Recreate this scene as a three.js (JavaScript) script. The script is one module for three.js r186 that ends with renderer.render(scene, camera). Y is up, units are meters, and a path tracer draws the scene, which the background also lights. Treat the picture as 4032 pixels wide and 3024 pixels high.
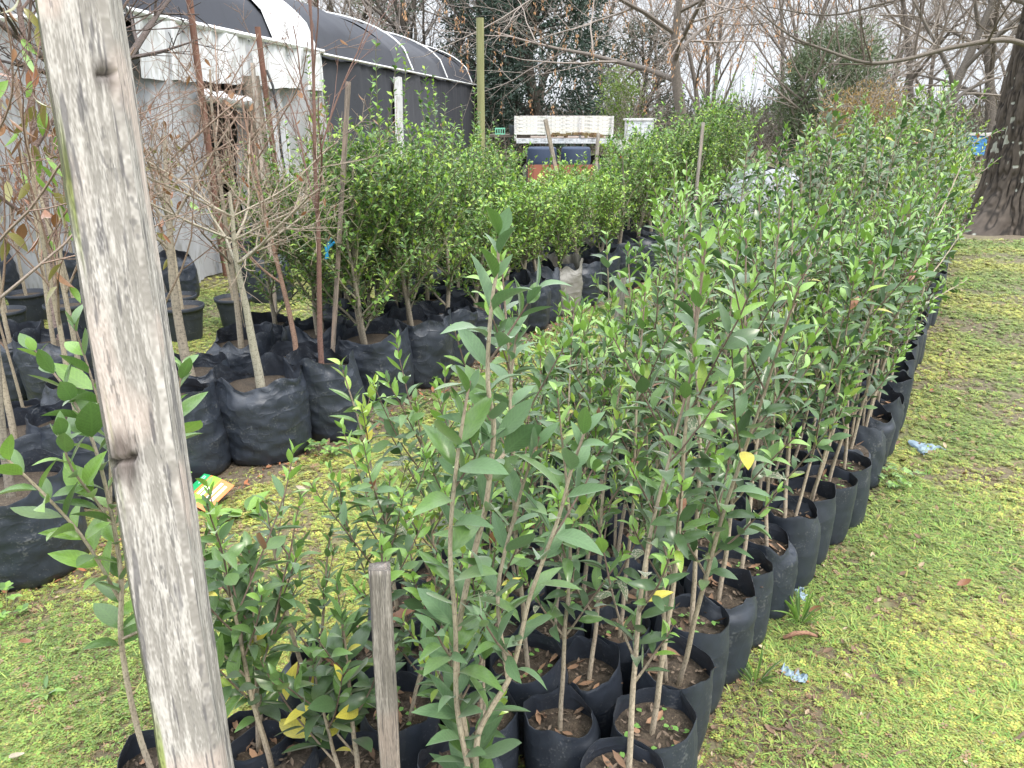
import * as THREE from 'three';
import { ImprovedNoise } from 'three/addons/math/ImprovedNoise.js';
import { mergeGeometries } from 'three/addons/utils/BufferGeometryUtils.js';

// ---------------------------------------------------------------- camera, sky, sun, exposure
const scene = new THREE.Scene();
const W = (x, y, z) => new THREE.Vector3(x, y, -z);           // X right, Y up, Z away from the camera
const camera = new THREE.PerspectiveCamera(54.2, 4 / 3, 0.05, 600);
camera.position.set(0, 1.6, 0);
camera.rotation.x = -20 * Math.PI / 180;
const renderer = new THREE.WebGLRenderer();
renderer.toneMapping = THREE.LinearToneMapping;
renderer.toneMappingExposure = 1.72;
renderer.shadowMap.enabled = true;

const sunDir = new THREE.Vector3(0.42, 0.8, 0.42).normalize();
{ // overcast sky: brighter overhead than at the horizon, with soft cloud
  const w = 512, h = 256, d = new Float32Array(w * h * 4), nz = new ImprovedNoise();
  for (let j = 0; j < h; j++) for (let i = 0; i < w; i++) {
    const el = ((j + 0.5) / h - 0.5) * Math.PI, az = ((i + 0.5) / w - 0.5) * 2 * Math.PI;
    const x = Math.cos(az) * Math.cos(el), z = Math.sin(az) * Math.cos(el), y = Math.sin(el);
    let L = el > 0 ? 0.44 + 2.3 * y : 0.25;
    const f = 1 / (0.25 + Math.abs(y));
    const c = 0.6 * nz.noise(x * f * 1.3, z * f * 1.3, 3) + 0.3 * nz.noise(x * f * 3.1, z * f * 3.1, 7) + 0.15 * nz.noise(x * f * 7, z * f * 7, 1);
    if (el > 0) L *= 1 + 0.16 * c;
    const s = x * sunDir.x + y * sunDir.y + z * sunDir.z;
    if (el > 0) L *= 1 + 0.35 * Math.pow(Math.max(0, s), 6);
    const b = 0.5 - 0.5 * Math.min(1, Math.max(-1, c * 1.6)), k = (j * w + i) * 4;
    d[k] = L * (0.955 - 0.05 * b); d[k + 1] = L * (0.985 - 0.015 * b); d[k + 2] = L * (1.03 + 0.02 * b); d[k + 3] = 1;
  }
  const t = new THREE.DataTexture(d, w, h, THREE.RGBAFormat, THREE.FloatType);
  t.mapping = THREE.EquirectangularReflectionMapping; t.magFilter = THREE.LinearFilter; t.needsUpdate = true;
  scene.background = t; scene.environment = t;
}
const sun = new THREE.DirectionalLight(0xfff4e4, 1.5);
sun.position.copy(sunDir).multiplyScalar(40); sun.castShadow = true; sun.shadow.radius = 22;
Object.assign(sun.shadow.camera, { left: -20, right: 20, top: 20, bottom: -20, far: 100 });
scene.add(sun);

// ---------------------------------------------------------------- helpers
const V3 = THREE.Vector3, PI = Math.PI;
function rng(a) { return () => { a = (a + 0x6d2b79f5) | 0; let t = Math.imul(a ^ (a >>> 15), 1 | a); t = (t + Math.imul(t ^ (t >>> 7), 61 | t)) ^ t; return ((t ^ (t >>> 14)) >>> 0) / 4294967296; }; }
const noise = new ImprovedNoise(), N3 = (x, y, z) => noise.noise(x, y, z);
const lerp = (a, b, t) => a + (b - a) * t, clamp = (x, a = 0, b = 1) => Math.min(b, Math.max(a, x));
const sstep = (a, b, x) => { const t = clamp((x - a) / (b - a)); return t * t * (3 - 2 * t); };
const mixc = (a, b, t) => [lerp(a[0], b[0], t), lerp(a[1], b[1], t), lerp(a[2], b[2], t)];
const range = (r, a, b) => a + (b - a) * r();
const used = new Map();
function numbered(n) { const k = used.get(n) ?? 0; used.set(n, k + 1); return k ? `${n}_${String(k).padStart(3, '0')}` : n; }
function tag(o, label, category, group, kind) { if (label) o.userData.label = label; if (category) o.userData.category = category; if (group) o.userData.group = group; if (kind) o.userData.kind = kind; return o; }
function sh(o) { o.traverse((c) => { if (c.isMesh) { c.castShadow = true; c.receiveShadow = true; } }); return o; }
function thing(name, label, category, pos, group) { const o = new THREE.Group(); o.name = numbered(name); if (pos) o.position.copy(pos); tag(o, label, category, group); scene.add(o); return o; }
function part(name, geo, mat, parent, kind) { const m = new THREE.Mesh(geo, mat); m.name = name; m.castShadow = m.receiveShadow = true; if (kind) m.userData.kind = kind; (parent ?? scene).add(m); return m; }
function solo(name, geo, mat, label, category, group, kind) { const m = part(numbered(name), geo, mat, scene); return tag(m, label, category, group, kind); }
function dup(src, label, group) { const c = src.clone(); c.name = numbered(src.name.replace(/_\d{3}$/, '')); c.userData = { ...src.userData }; if (label) c.userData.label = label; if (group) c.userData.group = group; scene.add(c); return c; }

class MB {
  constructor() { this.P = []; this.U = []; this.C = []; this.I = []; this.n = 0; }
  v(p, u = 0, w = 0, c = [1, 1, 1]) { this.P.push(p.x, p.y, p.z); this.U.push(u, w); this.C.push(c[0], c[1], c[2]); return this.n++; }
  tri(a, b, c) { this.I.push(a, b, c); }
  quad(a, b, c, d) { this.I.push(a, b, c, a, c, d); }
  build(smooth = true) {
    const g = new THREE.BufferGeometry();
    g.setAttribute('position', new THREE.Float32BufferAttribute(this.P, 3));
    g.setAttribute('uv', new THREE.Float32BufferAttribute(this.U, 2));
    g.setAttribute('color', new THREE.Float32BufferAttribute(this.C, 3));
    g.setIndex(this.I); g.computeVertexNormals();
    return g;
  }
  tube(pts, rad, sides = 6, col = [1, 1, 1], cap = false) {
    const T = new V3(), A = new V3(), B = new V3(), q = new V3(); let prev = -1, len = 0;
    A.set(1, 0, 0);
    for (let i = 0; i < pts.length; i++) {
      const p = pts[i], r = typeof rad === 'function' ? rad(i / (pts.length - 1)) : Array.isArray(rad) ? rad[i] : rad;
      T.subVectors(pts[Math.min(i + 1, pts.length - 1)], pts[Math.max(i - 1, 0)]).normalize();
      if (i === 0 && Math.abs(T.x) > 0.8) A.set(0, 0, 1);
      A.addScaledVector(T, -A.dot(T)).normalize(); B.crossVectors(T, A);
      if (i) len += p.distanceTo(pts[i - 1]);
      const first = this.n, c = typeof col === 'function' ? col(i / (pts.length - 1), r) : col;
      for (let s = 0; s <= sides; s++) {
        const a = s / sides * 2 * PI;
        q.copy(p).addScaledVector(A, Math.cos(a) * r).addScaledVector(B, Math.sin(a) * r);
        this.v(q, s / sides, len * 4, c);
      }
      if (prev >= 0) for (let s = 0; s < sides; s++) this.quad(prev + s, first + s, first + s + 1, prev + s + 1);
      if (cap && (i === 0 || i === pts.length - 1)) { const m = this.v(p, 0.5, len * 4, c); for (let s = 0; s < sides; s++) i ? this.tri(first + s, m, first + s + 1) : this.tri(first + s + 1, m, first + s); }
      prev = first;
    }
  }
  // a leaf blade from p along dir; nrm is the upper side
  leaf(p, dir, nrm, len, wid, col, { segs = 3, curl = 0.15, fold = 0.25, shape = 0.85, petiole = 0.04 } = {}) {
    const side = new V3().crossVectors(dir, nrm).normalize(), n = new V3().crossVectors(side, dir).normalize(), q = new V3();
    const at = (t, s, u) => { const w = Math.pow(Math.sin(PI * Math.pow(clamp(t), shape)), 0.85) * wid * 0.5; q.copy(p).addScaledVector(dir, len * (petiole + t * (1 - 0.3 * Math.abs(curl) * t))).addScaledVector(n, -curl * len * t * t + Math.abs(s) * fold * w).addScaledVector(side, s * w); return this.v(q, u, t, col); };
    let a = at(0, 0, 0.5), l = -1, c = a, r = -1;
    for (let i = 1; i < segs; i++) {
      const t = i / segs, l2 = at(t, -1, 0), c2 = at(t, 0, 0.5), r2 = at(t, 1, 1);
      if (l < 0) { this.tri(a, c2, l2); this.tri(a, r2, c2); } else { this.quad(l, c, c2, l2); this.quad(c, r, r2, c2); }
      l = l2; c = c2; r = r2;
    }
    const e = at(1, 0, 0.5); this.tri(l, c, e); this.tri(c, r, e);
  }
  box(cx, cy, cz, sx, sy, sz, col = [1, 1, 1], yaw = 0) {
    const c = Math.cos(yaw), s = Math.sin(yaw);
    const F = [[[1, 0, 0], [0, 1, 0], [0, 0, 1]], [[-1, 0, 0], [0, 1, 0], [0, 0, -1]], [[0, 1, 0], [0, 0, 1], [1, 0, 0]], [[0, -1, 0], [0, 0, 1], [-1, 0, 0]], [[0, 0, 1], [0, 1, 0], [-1, 0, 0]], [[0, 0, -1], [0, 1, 0], [1, 0, 0]]];
    for (const [n, u, w] of F) {
      const id = [];
      for (const [a, b] of [[-1, -1], [-1, 1], [1, 1], [1, -1]]) {
        const x = (n[0] + u[0] * b + w[0] * a) * sx / 2, y = (n[1] + u[1] * b + w[1] * a) * sy / 2, z = (n[2] + u[2] * b + w[2] * a) * sz / 2;
        id.push(this.v(new V3(cx + x * c + z * s, cy + y, cz - x * s + z * c), (a + 1) / 2 * (w[0] ? sx : w[1] ? sy : sz), (b + 1) / 2 * (u[1] ? sy : sz), col));
      }
      this.quad(id[0], id[1], id[2], id[3]);
    }
  }
}
// a grid of points f(u, v) -> Vector3 as a sheet
function sheet(nu, nv, f, col, uvs = [1, 1]) {
  const m = new MB();
  for (let j = 0; j <= nv; j++) for (let i = 0; i <= nu; i++) m.v(f(i / nu, j / nv), i / nu * uvs[0], j / nv * uvs[1], col ? col(i / nu, j / nv) : undefined);
  for (let j = 0; j < nv; j++) for (let i = 0; i < nu; i++) { const a = j * (nu + 1) + i; m.quad(a, a + 1, a + nu + 2, a + nu + 1); }
  return m.build();
}
// tileable noise image: f(x, y in 0..1, tn) -> [r,g,b] linear
const tnoise = (x, y, k, s) => { const a = x * 2 * PI, b = y * 2 * PI, r = k / (2 * PI); return N3(Math.cos(a) * r + s * 7.3, Math.sin(a) * r + Math.cos(b) * r * 1.0, Math.sin(b) * r + s); };
// value noise on a wrapping lattice, kx by ky cells
function vnoise(kx, ky, seed) {
  const r = rng(seed), g = new Float32Array(kx * ky); for (let i = 0; i < g.length; i++) g[i] = r();
  return (x, y) => { x = (x % 1 + 1) % 1 * kx; y = (y % 1 + 1) % 1 * ky; const i = x | 0, j = y | 0; let u = x - i, v = y - j; u = u * u * (3 - 2 * u); v = v * v * (3 - 2 * v); const i1 = (i + 1) % kx, j1 = (j + 1) % ky; return lerp(lerp(g[j * kx + i], g[j * kx + i1], u), lerp(g[j1 * kx + i], g[j1 * kx + i1], u), v); };
}
const toS = (x) => Math.round(255 * (x <= 0.0031308 ? 12.92 * x : 1.055 * Math.pow(clamp(x), 1 / 2.4) - 0.055));
function tex(w, h, f, srgb = true) {
  const d = new Uint8Array(w * h * 4);
  for (let j = 0; j < h; j++) for (let i = 0; i < w; i++) {
    const c = f((i + 0.5) / w, (j + 0.5) / h), k = (j * w + i) * 4;
    if (typeof c === 'number') { d[k] = d[k + 1] = d[k + 2] = srgb ? toS(c) : clamp(c) * 255; } else for (let q = 0; q < 3; q++) d[k + q] = srgb ? toS(c[q]) : clamp(c[q]) * 255;
    d[k + 3] = 255;
  }
  const t = new THREE.DataTexture(d, w, h); t.wrapS = t.wrapT = THREE.RepeatWrapping; t.magFilter = THREE.LinearFilter; if (srgb) t.colorSpace = THREE.SRGBColorSpace; t.needsUpdate = true; return t;
}
const std = (o) => new THREE.MeshStandardMaterial({ side: THREE.DoubleSide, roughness: 0.9, ...o });
const col3 = (r, g, b) => new THREE.Color().setRGB(r, g, b);

// ---------------------------------------------------------------- materials
const n8 = vnoise(8, 8, 11), n16 = vnoise(16, 16, 12), n32 = vnoise(32, 32, 13), n64 = vnoise(64, 64, 14), n128 = vnoise(128, 128, 15), n256 = vnoise(256, 256, 16);
const leafMap = tex(64, 128, (x, y) => { const a = Math.abs(x - 0.5) * 2; const rib = 1 - sstep(0.02, 0.09, a); const vein = Math.pow(0.5 + 0.5 * Math.cos((y * 11 - a * 2.2) * 2 * PI), 8) * 0.16; const m = 0.72 + 0.2 * n32(x, y) + 0.1 * n8(x, y) + vein; return [m + rib * 0.55, m + rib * 0.5, m + rib * 0.35]; });
const spotMap = tex(64, 128, (x, y) => { const a = Math.abs(x - 0.5) * 2; const rib = 1 - sstep(0.02, 0.09, a); const s = sstep(0.5, 0.62, n16(x, y) * 0.7 + n64(x, y) * 0.3); const c = mixc([0.09, 0.14, 0.06], [0.45, 0.4, 0.3], s); return mixc(c, [0.35, 0.38, 0.22], rib * 0.6); });
const leafMat = (c, map = leafMap, extra = {}) => new THREE.MeshPhysicalMaterial({ color: col3(...c), map, side: THREE.DoubleSide, roughness: 0.9, transmission: 0.3, thickness: 0, clearcoat: 1, clearcoatRoughness: 0.27, ...extra });
const LEAF = {
  dark: leafMat([0.045, 0.108, 0.022]), mid: leafMat([0.095, 0.2, 0.032]), blue: leafMat([0.095, 0.19, 0.068], leafMap, { clearcoat: 0.6, clearcoatRoughness: 0.4 }),
  light: leafMat([0.2, 0.37, 0.045]), lime: leafMat([0.3, 0.44, 0.05]), yellow: leafMat([0.62, 0.55, 0.06]), spot: leafMat([1, 1, 1], spotMap), russet: leafMat([0.3, 0.12, 0.05]), olive: leafMat([0.24, 0.22, 0.05]),
  brown: leafMat([0.24, 0.12, 0.05], leafMap, { clearcoat: 0 }), drygrey: leafMat([0.5, 0.42, 0.32], leafMap, { clearcoat: 0 }),
};
const foliageMat = (extra = {}) => new THREE.MeshPhysicalMaterial({ vertexColors: true, side: THREE.DoubleSide, roughness: 0.9, transmission: 0.3, thickness: 0, clearcoat: 0.9, clearcoatRoughness: 0.3, ...extra });
const FOL = foliageMat({ map: leafMap }), FOLM = foliageMat({ clearcoat: 0.25, clearcoatRoughness: 0.5 });
const barkMap = tex(128, 256, (x, y) => { const s = n64(x, y * 0.25) * 0.5 + n128(x, y * 0.4) * 0.3 + n16(x, y) * 0.3; return 0.55 + 0.55 * s - 0.25 * sstep(0.62, 0.75, n32(x * 0.5, y * 2)); });
const BARK = std({ vertexColors: true, map: barkMap, bumpMap: barkMap, bumpScale: 0.0015, roughness: 0.85 });
const bagMap = tex(512, 512, (x, y) => { const d = sstep(0.66, 0.86, n128(x, y) * 0.55 + n16(x, y) * 0.45) * 0.5 + sstep(0.8, 0.95, n256(x, y)) * sstep(0.4, 0.7, n16(x + 0.3, y)) * 0.9; const b = 0.85 + 0.3 * n32(x, y); return [b * 0.024 + d * 0.09, b * 0.03 + d * 0.088, b * 0.042 + d * 0.08]; });
const bagBump = tex(512, 512, (x, y) => { const a = x + 0.05 * n8(x, y), b = y + 0.06 * n8(x + 0.4, y); return 0.6 * Math.pow(1 - Math.abs(n8(a, b) - 0.5) * 2, 4) + 0.3 * Math.pow(1 - Math.abs(n16(a, b) - 0.5) * 2, 5) + 0.06 * n128(x, y); }, false);
const BAG = std({ map: bagMap, bumpMap: bagBump, bumpScale: 0.004, roughness: 0.46 });
const BAGS = std({ map: bagMap, bumpMap: bagBump, bumpScale: 0.002, roughness: 0.5 });
const BAGGREY = std({ map: bagMap, bumpMap: bagBump, bumpScale: 0.004, roughness: 0.42, color: 0xffffff });
const soilMap = tex(256, 256, (x, y) => { const s = n64(x, y) * 0.5 + n128(x, y) * 0.5; const c = mixc([0.035, 0.026, 0.019], [0.11, 0.085, 0.06], s * s); return sstep(0.78, 0.84, n256(x, y)) > 0.5 ? [0.26, 0.2, 0.13] : c; });
const SOIL = std({ map: soilMap, bumpMap: soilMap, bumpScale: 0.006, roughness: 1 });
const POT = std({ map: bagMap, roughness: 0.55, color: 0xffffff });
// ---------------------------------------------------------------- the ground
const soilPatch = (x, z) => { // bare brown earth against moss and clover, as large patches
  const a = 0.5 + 0.5 * N3(x * 0.9, z * 0.9, 4.2) + 0.32 * N3(x * 2.7, z * 2.7, 9.1) + 0.3 * N3(x * 8, z * 8, 2.2);
  let b = sstep(0.36, 0.66, a) * 0.88;
  return b;
};
const edgePts = [[0.25, 1.22], [0.38, 1.5], [0.53, 1.76], [0.74, 2.04], [1.1, 2.44], [1.72, 3.3], [2.5, 4.6], [3.55, 6.3], [4.45, 7.8], [5.35, 9.3]];
const bigPts = [[-1.5, 3.0], [-1.22, 3.42], [-0.97, 3.72], [-0.8, 4.2], [-0.58, 4.5], [-0.44, 4.76], [-0.27, 5.05], [-0.1, 5.4], [0.08, 5.72], [0.22, 5.95], [0.38, 6.2], [0.58, 6.5], [0.8, 6.85], [1.02, 7.2], [1.24, 7.55], [1.46, 7.9]];
function along(pts, s) { // point and tangent at arc length s (straight on beyond the ends)
  let k = 0, d; for (; k < pts.length - 1; k++) { d = Math.hypot(pts[k + 1][0] - pts[k][0], pts[k + 1][1] - pts[k][1]); if (s <= d || k === pts.length - 2) break; s -= d; }
  const a = pts[k], b = pts[k + 1]; return [lerp(a[0], b[0], s / d), lerp(a[1], b[1], s / d), (b[0] - a[0]) / d, (b[1] - a[1]) / d];
}
function distTo(pts, x, z) { let m = 1e9; for (let k = 0; k < pts.length - 1; k++) { const [ax, az] = pts[k], [bx, bz] = pts[k + 1], t = clamp(((x - ax) * (bx - ax) + (z - az) * (bz - az)) / ((bx - ax) ** 2 + (bz - az) ** 2)); m = Math.min(m, Math.hypot(x - lerp(ax, bx, t), z - lerp(az, bz, t))); } return m; }
// signed distance right of the sapling block's outer edge
function rightOf(x, z) { let best = 1e9, sg = 1; for (let k = 0; k < edgePts.length - 1; k++) { const [ax, az] = edgePts[k], [bx, bz] = edgePts[k + 1], t = clamp(((x - ax) * (bx - ax) + (z - az) * (bz - az)) / ((bx - ax) ** 2 + (bz - az) ** 2)); const d = Math.hypot(x - lerp(ax, bx, t), z - lerp(az, bz, t)); if (d < best) { best = d; sg = (x - ax) * (bz - az) - (z - az) * (bx - ax) > 0 ? 1 : -1; } } return best * sg; }
const earthAt = (x, z) => { // bare, littered earth: between and beside the bags, and in worn patches
  const r = rightOf(x, z), wob = 0.09 * N3(x * 5, z * 5, 1.5);
  let e = soilPatch(x, z) * (r > 0 ? 1 : 0.9);
  e = Math.max(e, (1 - sstep(0.02, 0.18, Math.abs(r + 0.45) - 0.45 + wob)) * 0.95);
  e = Math.max(e, 0.95 * (1 - sstep(0.22, 0.42, distTo(bigPts, x, z) + wob)));
  e = Math.max(e, 0.95 * (1 - sstep(0.9, 1.7, Math.hypot(x - 7.12, z - 10.9) + 0.5 * wob * 4)));
  if (z > 12) e = Math.max(e, sstep(12, 17, z + 8 * N3(x * 0.2, z * 0.2, 3)) * 0.75);
  return e;
};
const gH = (x, z) => 0.012 * N3(x * 1.6, z * 1.6, 0.3) + 0.006 * N3(x * 6, z * 6, 5.3);
{
  const m = new MB(), n = 340, f = (t) => { const s = t * 2 - 1; return Math.sign(s) * (5.5 * Math.abs(s) + 240 * Math.pow(Math.abs(s), 7)); };
  for (let j = 0; j <= n; j++) for (let i = 0; i <= n; i++) {
    const x = 0.4 + f(i / n), z = 3.6 + f(j / n), e = earthAt(x, z), y = gH(x, z);
    const moss = mixc([0.15, 0.175, 0.05], [0.19, 0.205, 0.065], sstep(-0.25, 0.35, N3(x * 1.3, z * 1.3, 8.8)));
    const lush = mixc(moss, [0.12, 0.19, 0.045], sstep(0.0, 0.4, N3(x * 0.7 + 4, z * 0.7, 6.6)) * 0.8);
    m.v(W(x, y, z), x / 2.2, z / 2.2, mixc(lush, [0.13, 0.1, 0.072], e));
  }
  for (let j = 0; j < n; j++) for (let i = 0; i < n; i++) { const a = j * (n + 1) + i; m.quad(a, a + 1, a + n + 2, a + n + 1); }
  const gm = tex(1024, 1024, (x, y) => { const s = 0.35 * n64(x, y) + 0.35 * n128(x, y) + 0.45 * n256(x, y) + 0.25 * n16(x, y); const st = sstep(0.8, 0.88, n256(x + 0.37, y * 0.5)); const dk = sstep(0.82, 0.9, n128(x, y + 0.4)); const v = 0.35 + 0.85 * s; return [v + st * 0.6 - dk * 0.25, v + st * 0.45 - dk * 0.25, v + st * 0.5 - dk * 0.2]; });
  tag(solo('ground', m.build(), std({ vertexColors: true, map: gm, bumpMap: gm, bumpScale: 0.012, roughness: 1 })), 'mossy ground with patches of bare brown earth', 'ground', null, 'structure');
}
{ // moss, clover and grass: real blades and leaflets
  const clover = new MB(), r = rng(77);
  for (let k = 0; k < 7; k++) {
    const a = k * 2.4 + r(), d = 0.004 + 0.016 * r(), y = 0.002 + 0.012 * r(), p = new V3(Math.cos(a) * d, y, Math.sin(a) * d);
    for (let q = 0; q < 3; q++) { const b = a + q * 2.1; const dir = new V3(Math.cos(b), 0.15 + 0.3 * r(), Math.sin(b)).normalize(); clover.leaf(p, dir, new V3(0, 1, 0), 0.007 + 0.005 * r(), 0.009, [0.7 + 0.6 * r(), 0.75 + 0.45 * r(), 0.9], { segs: 3, curl: 0.2, shape: 1.25, petiole: 0.2 }); }
  }
  const tuft = new MB();
  for (let k = 0; k < 9; k++) {
    const a = r() * 6.28, l = 0.02 + 0.03 * r(), d = new V3(Math.cos(a) * 0.7, 0.6 + r() * 0.6, Math.sin(a) * 0.7).normalize(), p = new V3(Math.cos(a) * 0.006 * r(), 0, Math.sin(a) * 0.006);
    tuft.leaf(p, d, new V3(-Math.cos(a), 1, -Math.sin(a)).normalize(), l, 0.0035, [0.8 + 0.4 * r(), 0.9 + 0.2 * r(), 0.9], { segs: 3, curl: 0.45, fold: 0.1, shape: 0.6 });
  }
  const straw = new MB();
  for (let k = 0; k < 5; k++) { const a = r() * 6.28, p = new V3((r() - 0.5) * 0.05, 0.004 + 0.006 * r(), (r() - 0.5) * 0.05), d = new V3(Math.cos(a), (r() - 0.5) * 0.3, Math.sin(a)).normalize(); straw.leaf(p, d, new V3(0, 1, 0), 0.015 + 0.035 * r(), 0.003, [0.7 + 0.6 * r(), 0.7 + 0.5 * r(), 0.7], { segs: 2, curl: 0.1, shape: 0.8 }); }
  const LIT = foliageMat({ clearcoat: 0, transmission: 0.25 });
  const put = (name, geo, label, cat, count, keep, tint, size) => {
    const im = new THREE.InstancedMesh(geo, LIT, count), o = new THREE.Object3D(), q = rng(count), c = new THREE.Color(); let k = 0, tries = 0;
    while (k < count && tries++ < count * 30) {
      const z = 1.0 + 9 * Math.pow(q(), 1.9), hw = 1.1 + z * 0.8, x = (q() * 2 - 1) * hw; // spread over what lies in front of the camera, thinner with distance
      const e = earthAt(x, z); if (!keep(q, e, x, z)) continue;
      o.position.copy(W(x, gH(x, z), z)); o.rotation.set((q() - 0.5) * 0.5, q() * 6.28, (q() - 0.5) * 0.5); o.scale.setScalar(size(q, z)); o.updateMatrix();
      im.setMatrixAt(k, o.matrix); const t = tint(q, x, z, e); im.setColorAt(k, c.setRGB(...t)); k++;
    }
    im.count = k; im.name = name; im.castShadow = im.receiveShadow = true; tag(im, label, cat, null, 'stuff'); scene.add(im);
  };
  put('clover', clover.build(), 'low moss and clover leaflets covering the ground', 'clover', 285000, (q, e, x, z) => q() > Math.max(e * 1.02, 0.9 * sstep(-0.06, 0.28, N3(x * 13, z * 13, 4.4) + 0.5 * N3(x * 31, z * 31, 1.4))), (q, x, z) => { const y = sstep(-0.3, 0.3, N3(x * 1.3, z * 1.3, 8.8)) * 0.65 + 0.35 * q(); const t = mixc([0.15, 0.24, 0.05], [0.38, 0.4, 0.09], y), v = 0.6 + 0.8 * q(); return q() < 0.06 ? [0.3, 0.22, 0.12] : [t[0] * v, t[1] * v, t[2] * v]; }, (q, z) => (0.3 + 0.6 * q() * q()) * (1 + 0.1 * z));
  put('grass', tuft.build(), 'short fine grass growing through the moss', 'grass', 46000, (q, e, x, z) => q() > e && q() < 0.12 + 1.4 * sstep(0.05, 0.45, N3(x * 1.8 + 9, z * 1.8, 2.6)), (q) => mixc([0.14, 0.27, 0.05], [0.38, 0.41, 0.12], q()), (q, z) => (0.3 + 0.9 * q() * q()) * (1 + 0.05 * z));
  put('straw_litter', straw.build(), 'dry straw and stalk bits scattered over the earth', 'litter', 70000, (q, e) => q() < 0.35 + e, (q) => mixc([0.1, 0.07, 0.045], [0.44, 0.35, 0.22], q() * q() * 1.1), (q) => 0.35 + 0.6 * q());
}
// ---------------------------------------------------------------- grow bags, pots, soil
function bagGeo(seed, r, h, { crumple = 0, soil = 0.8, segU = 30, segV = 12, fold = 0, lean = [0, 0] } = {}) {
  const m = new MB(), rows = [], sd = seed * 3.7; const rr = rng(seed);
  const foldA = rr() * 6.28, ell = 1 + (rr() - 0.5) * 0.16, ea = rr() * 6.28;
  const outer = (a, t) => {
    const ca = Math.cos(a), sa = Math.sin(a);
    let R = r * lerp(0.93, 1, sstep(0, 0.12, t)) * (1 + 0.05 * Math.sin(t * PI) * (crumple ? 1.4 : 1));
    R *= 1 + (ell - 1) * Math.cos(2 * (a - ea)) * sstep(0.3, 1, t);
    R += r * (0.022 + 0.05 * crumple) * N3(ca * 2 + sd, sa * 2, t * 3) + r * 0.03 * crumple * N3(ca * 2.4 + sd, sa * 2.4, t * 9 + ca) + r * 0.06 * crumple * (0.5 - Math.abs(N3(ca * 3.2 + sd, sa * 3.2, t * 7 + 2)));
    const top = sstep(0.74, 1, t), slack = crumple * top * (0.16 * N3(ca * 1.6, sa * 1.6, sd) + 0.13 * (0.4 - Math.abs(N3(ca * 3 + sd, sa * 3, t * 4 + 5))));
    R *= 1 + slack - 0.05 * crumple * top;
    const f = Math.max(0, Math.cos(a - foldA)); R *= 1 - fold * top * Math.pow(f, 3) * 0.35;
    let y = t * h * (1 + top * ((0.02 + 0.13 * crumple) * N3(ca * 1.5 + sd, sa * 1.5, 8.1) + 0.015 * N3(ca * 5, sa * 5, sd) - fold * 0.18 * Math.pow(f, 2)));
    return new V3(ca * R + lean[0] * t * h, y, sa * R + lean[1] * t * h);
  };
  for (let j = 0; j <= segV; j++) rows.push((a) => outer(a, Math.pow(j / segV, 0.9)));
  const inn = (t) => (a) => { const p = outer(a, t); const k = Math.hypot(p.x, p.z), s = (k - 0.0022) / k; p.x *= s; p.z *= s; return p; };
  rows.push((a) => { const p = inn(1)(a); p.y += 0.0005; return p; });
  for (let j = 1; j <= 4; j++) rows.push(inn(lerp(1, soil - 0.05, j / 4)));
  const lenU = 2 * PI * r;
  rows.forEach((f, j) => { for (let i = 0; i <= segU; i++) { const p = f(i % segU / segU * 2 * PI); m.v(p, i / segU * lenU * 1.6, (j <= segV ? j / segV * h : h + (j - segV) * 0.03) * 1.6); } });
  for (let j = 0; j < rows.length - 1; j++) for (let i = 0; i < segU; i++) { const a = j * (segU + 1) + i; m.quad(a, a + segU + 1, a + segU + 2, a + 1); }
  const b = m.v(new V3(0, 0.002, 0)); for (let i = 0; i < segU; i++) m.tri(i, i + 1, b);
  const s = new MB(), sy = soil * h; // soil surface that meets the bag's inside
  const S = 18; s.v(new V3(lean[0] * sy, sy + 0.004, lean[1] * sy), 0.5, 0.5);
  for (let k = 1; k <= 4; k++) for (let i = 0; i <= S; i++) { const a = i % S / S * 2 * PI, p = inn(soil)(a), t = k / 4; const x = lerp(lean[0] * sy, p.x, t), z = lerp(lean[1] * sy, p.z, t); s.v(new V3(x, sy + (k < 4 ? 0.022 * N3(x * 45, z * 45, sd) : 0), z), 0.5 + x * 4, 0.5 + z * 4); }
  for (let i = 0; i < S; i++) s.tri(0, 2 + i, 1 + i);
  for (let k = 0; k < 3; k++) for (let i = 0; i < S; i++) { const a = 1 + k * (S + 1) + i; s.quad(a, a + 1, a + S + 2, a + S + 1); }
  return { bag: fixSeam(m.build(), segU + 1, rows.length), soil: s.build(), top: sy, lean };
}
function fixSeam(g, w, rows) { const n = g.attributes.normal; for (let j = 0; j < rows; j++) { const a = j * w, b = a + w - 1, x = n.getX(a) + n.getX(b), y = n.getY(a) + n.getY(b), z = n.getZ(a) + n.getZ(b), l = Math.hypot(x, y, z) || 1; n.setXYZ(a, x / l, y / l, z / l); n.setXYZ(b, x / l, y / l, z / l); } return g; }
const SMALL = [], BIG = [];
for (let k = 0; k < 8; k++) SMALL.push(bagGeo(20 + k, 0.086, 0.25 + 0.008 * (k % 3), { crumple: [0.25, 0.45, 0.8, 0.35, 0.6, 1.0, 0.3, 0.75][k], fold: [0.2, 0.4, 1.0, 0, 0.6, 1.4, 0.3, 1.2][k], segV: 16, soil: [0.82, 0.78, 0.74, 0.8, 0.76, 0.8, 0.84, 0.72][k] }));
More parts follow.
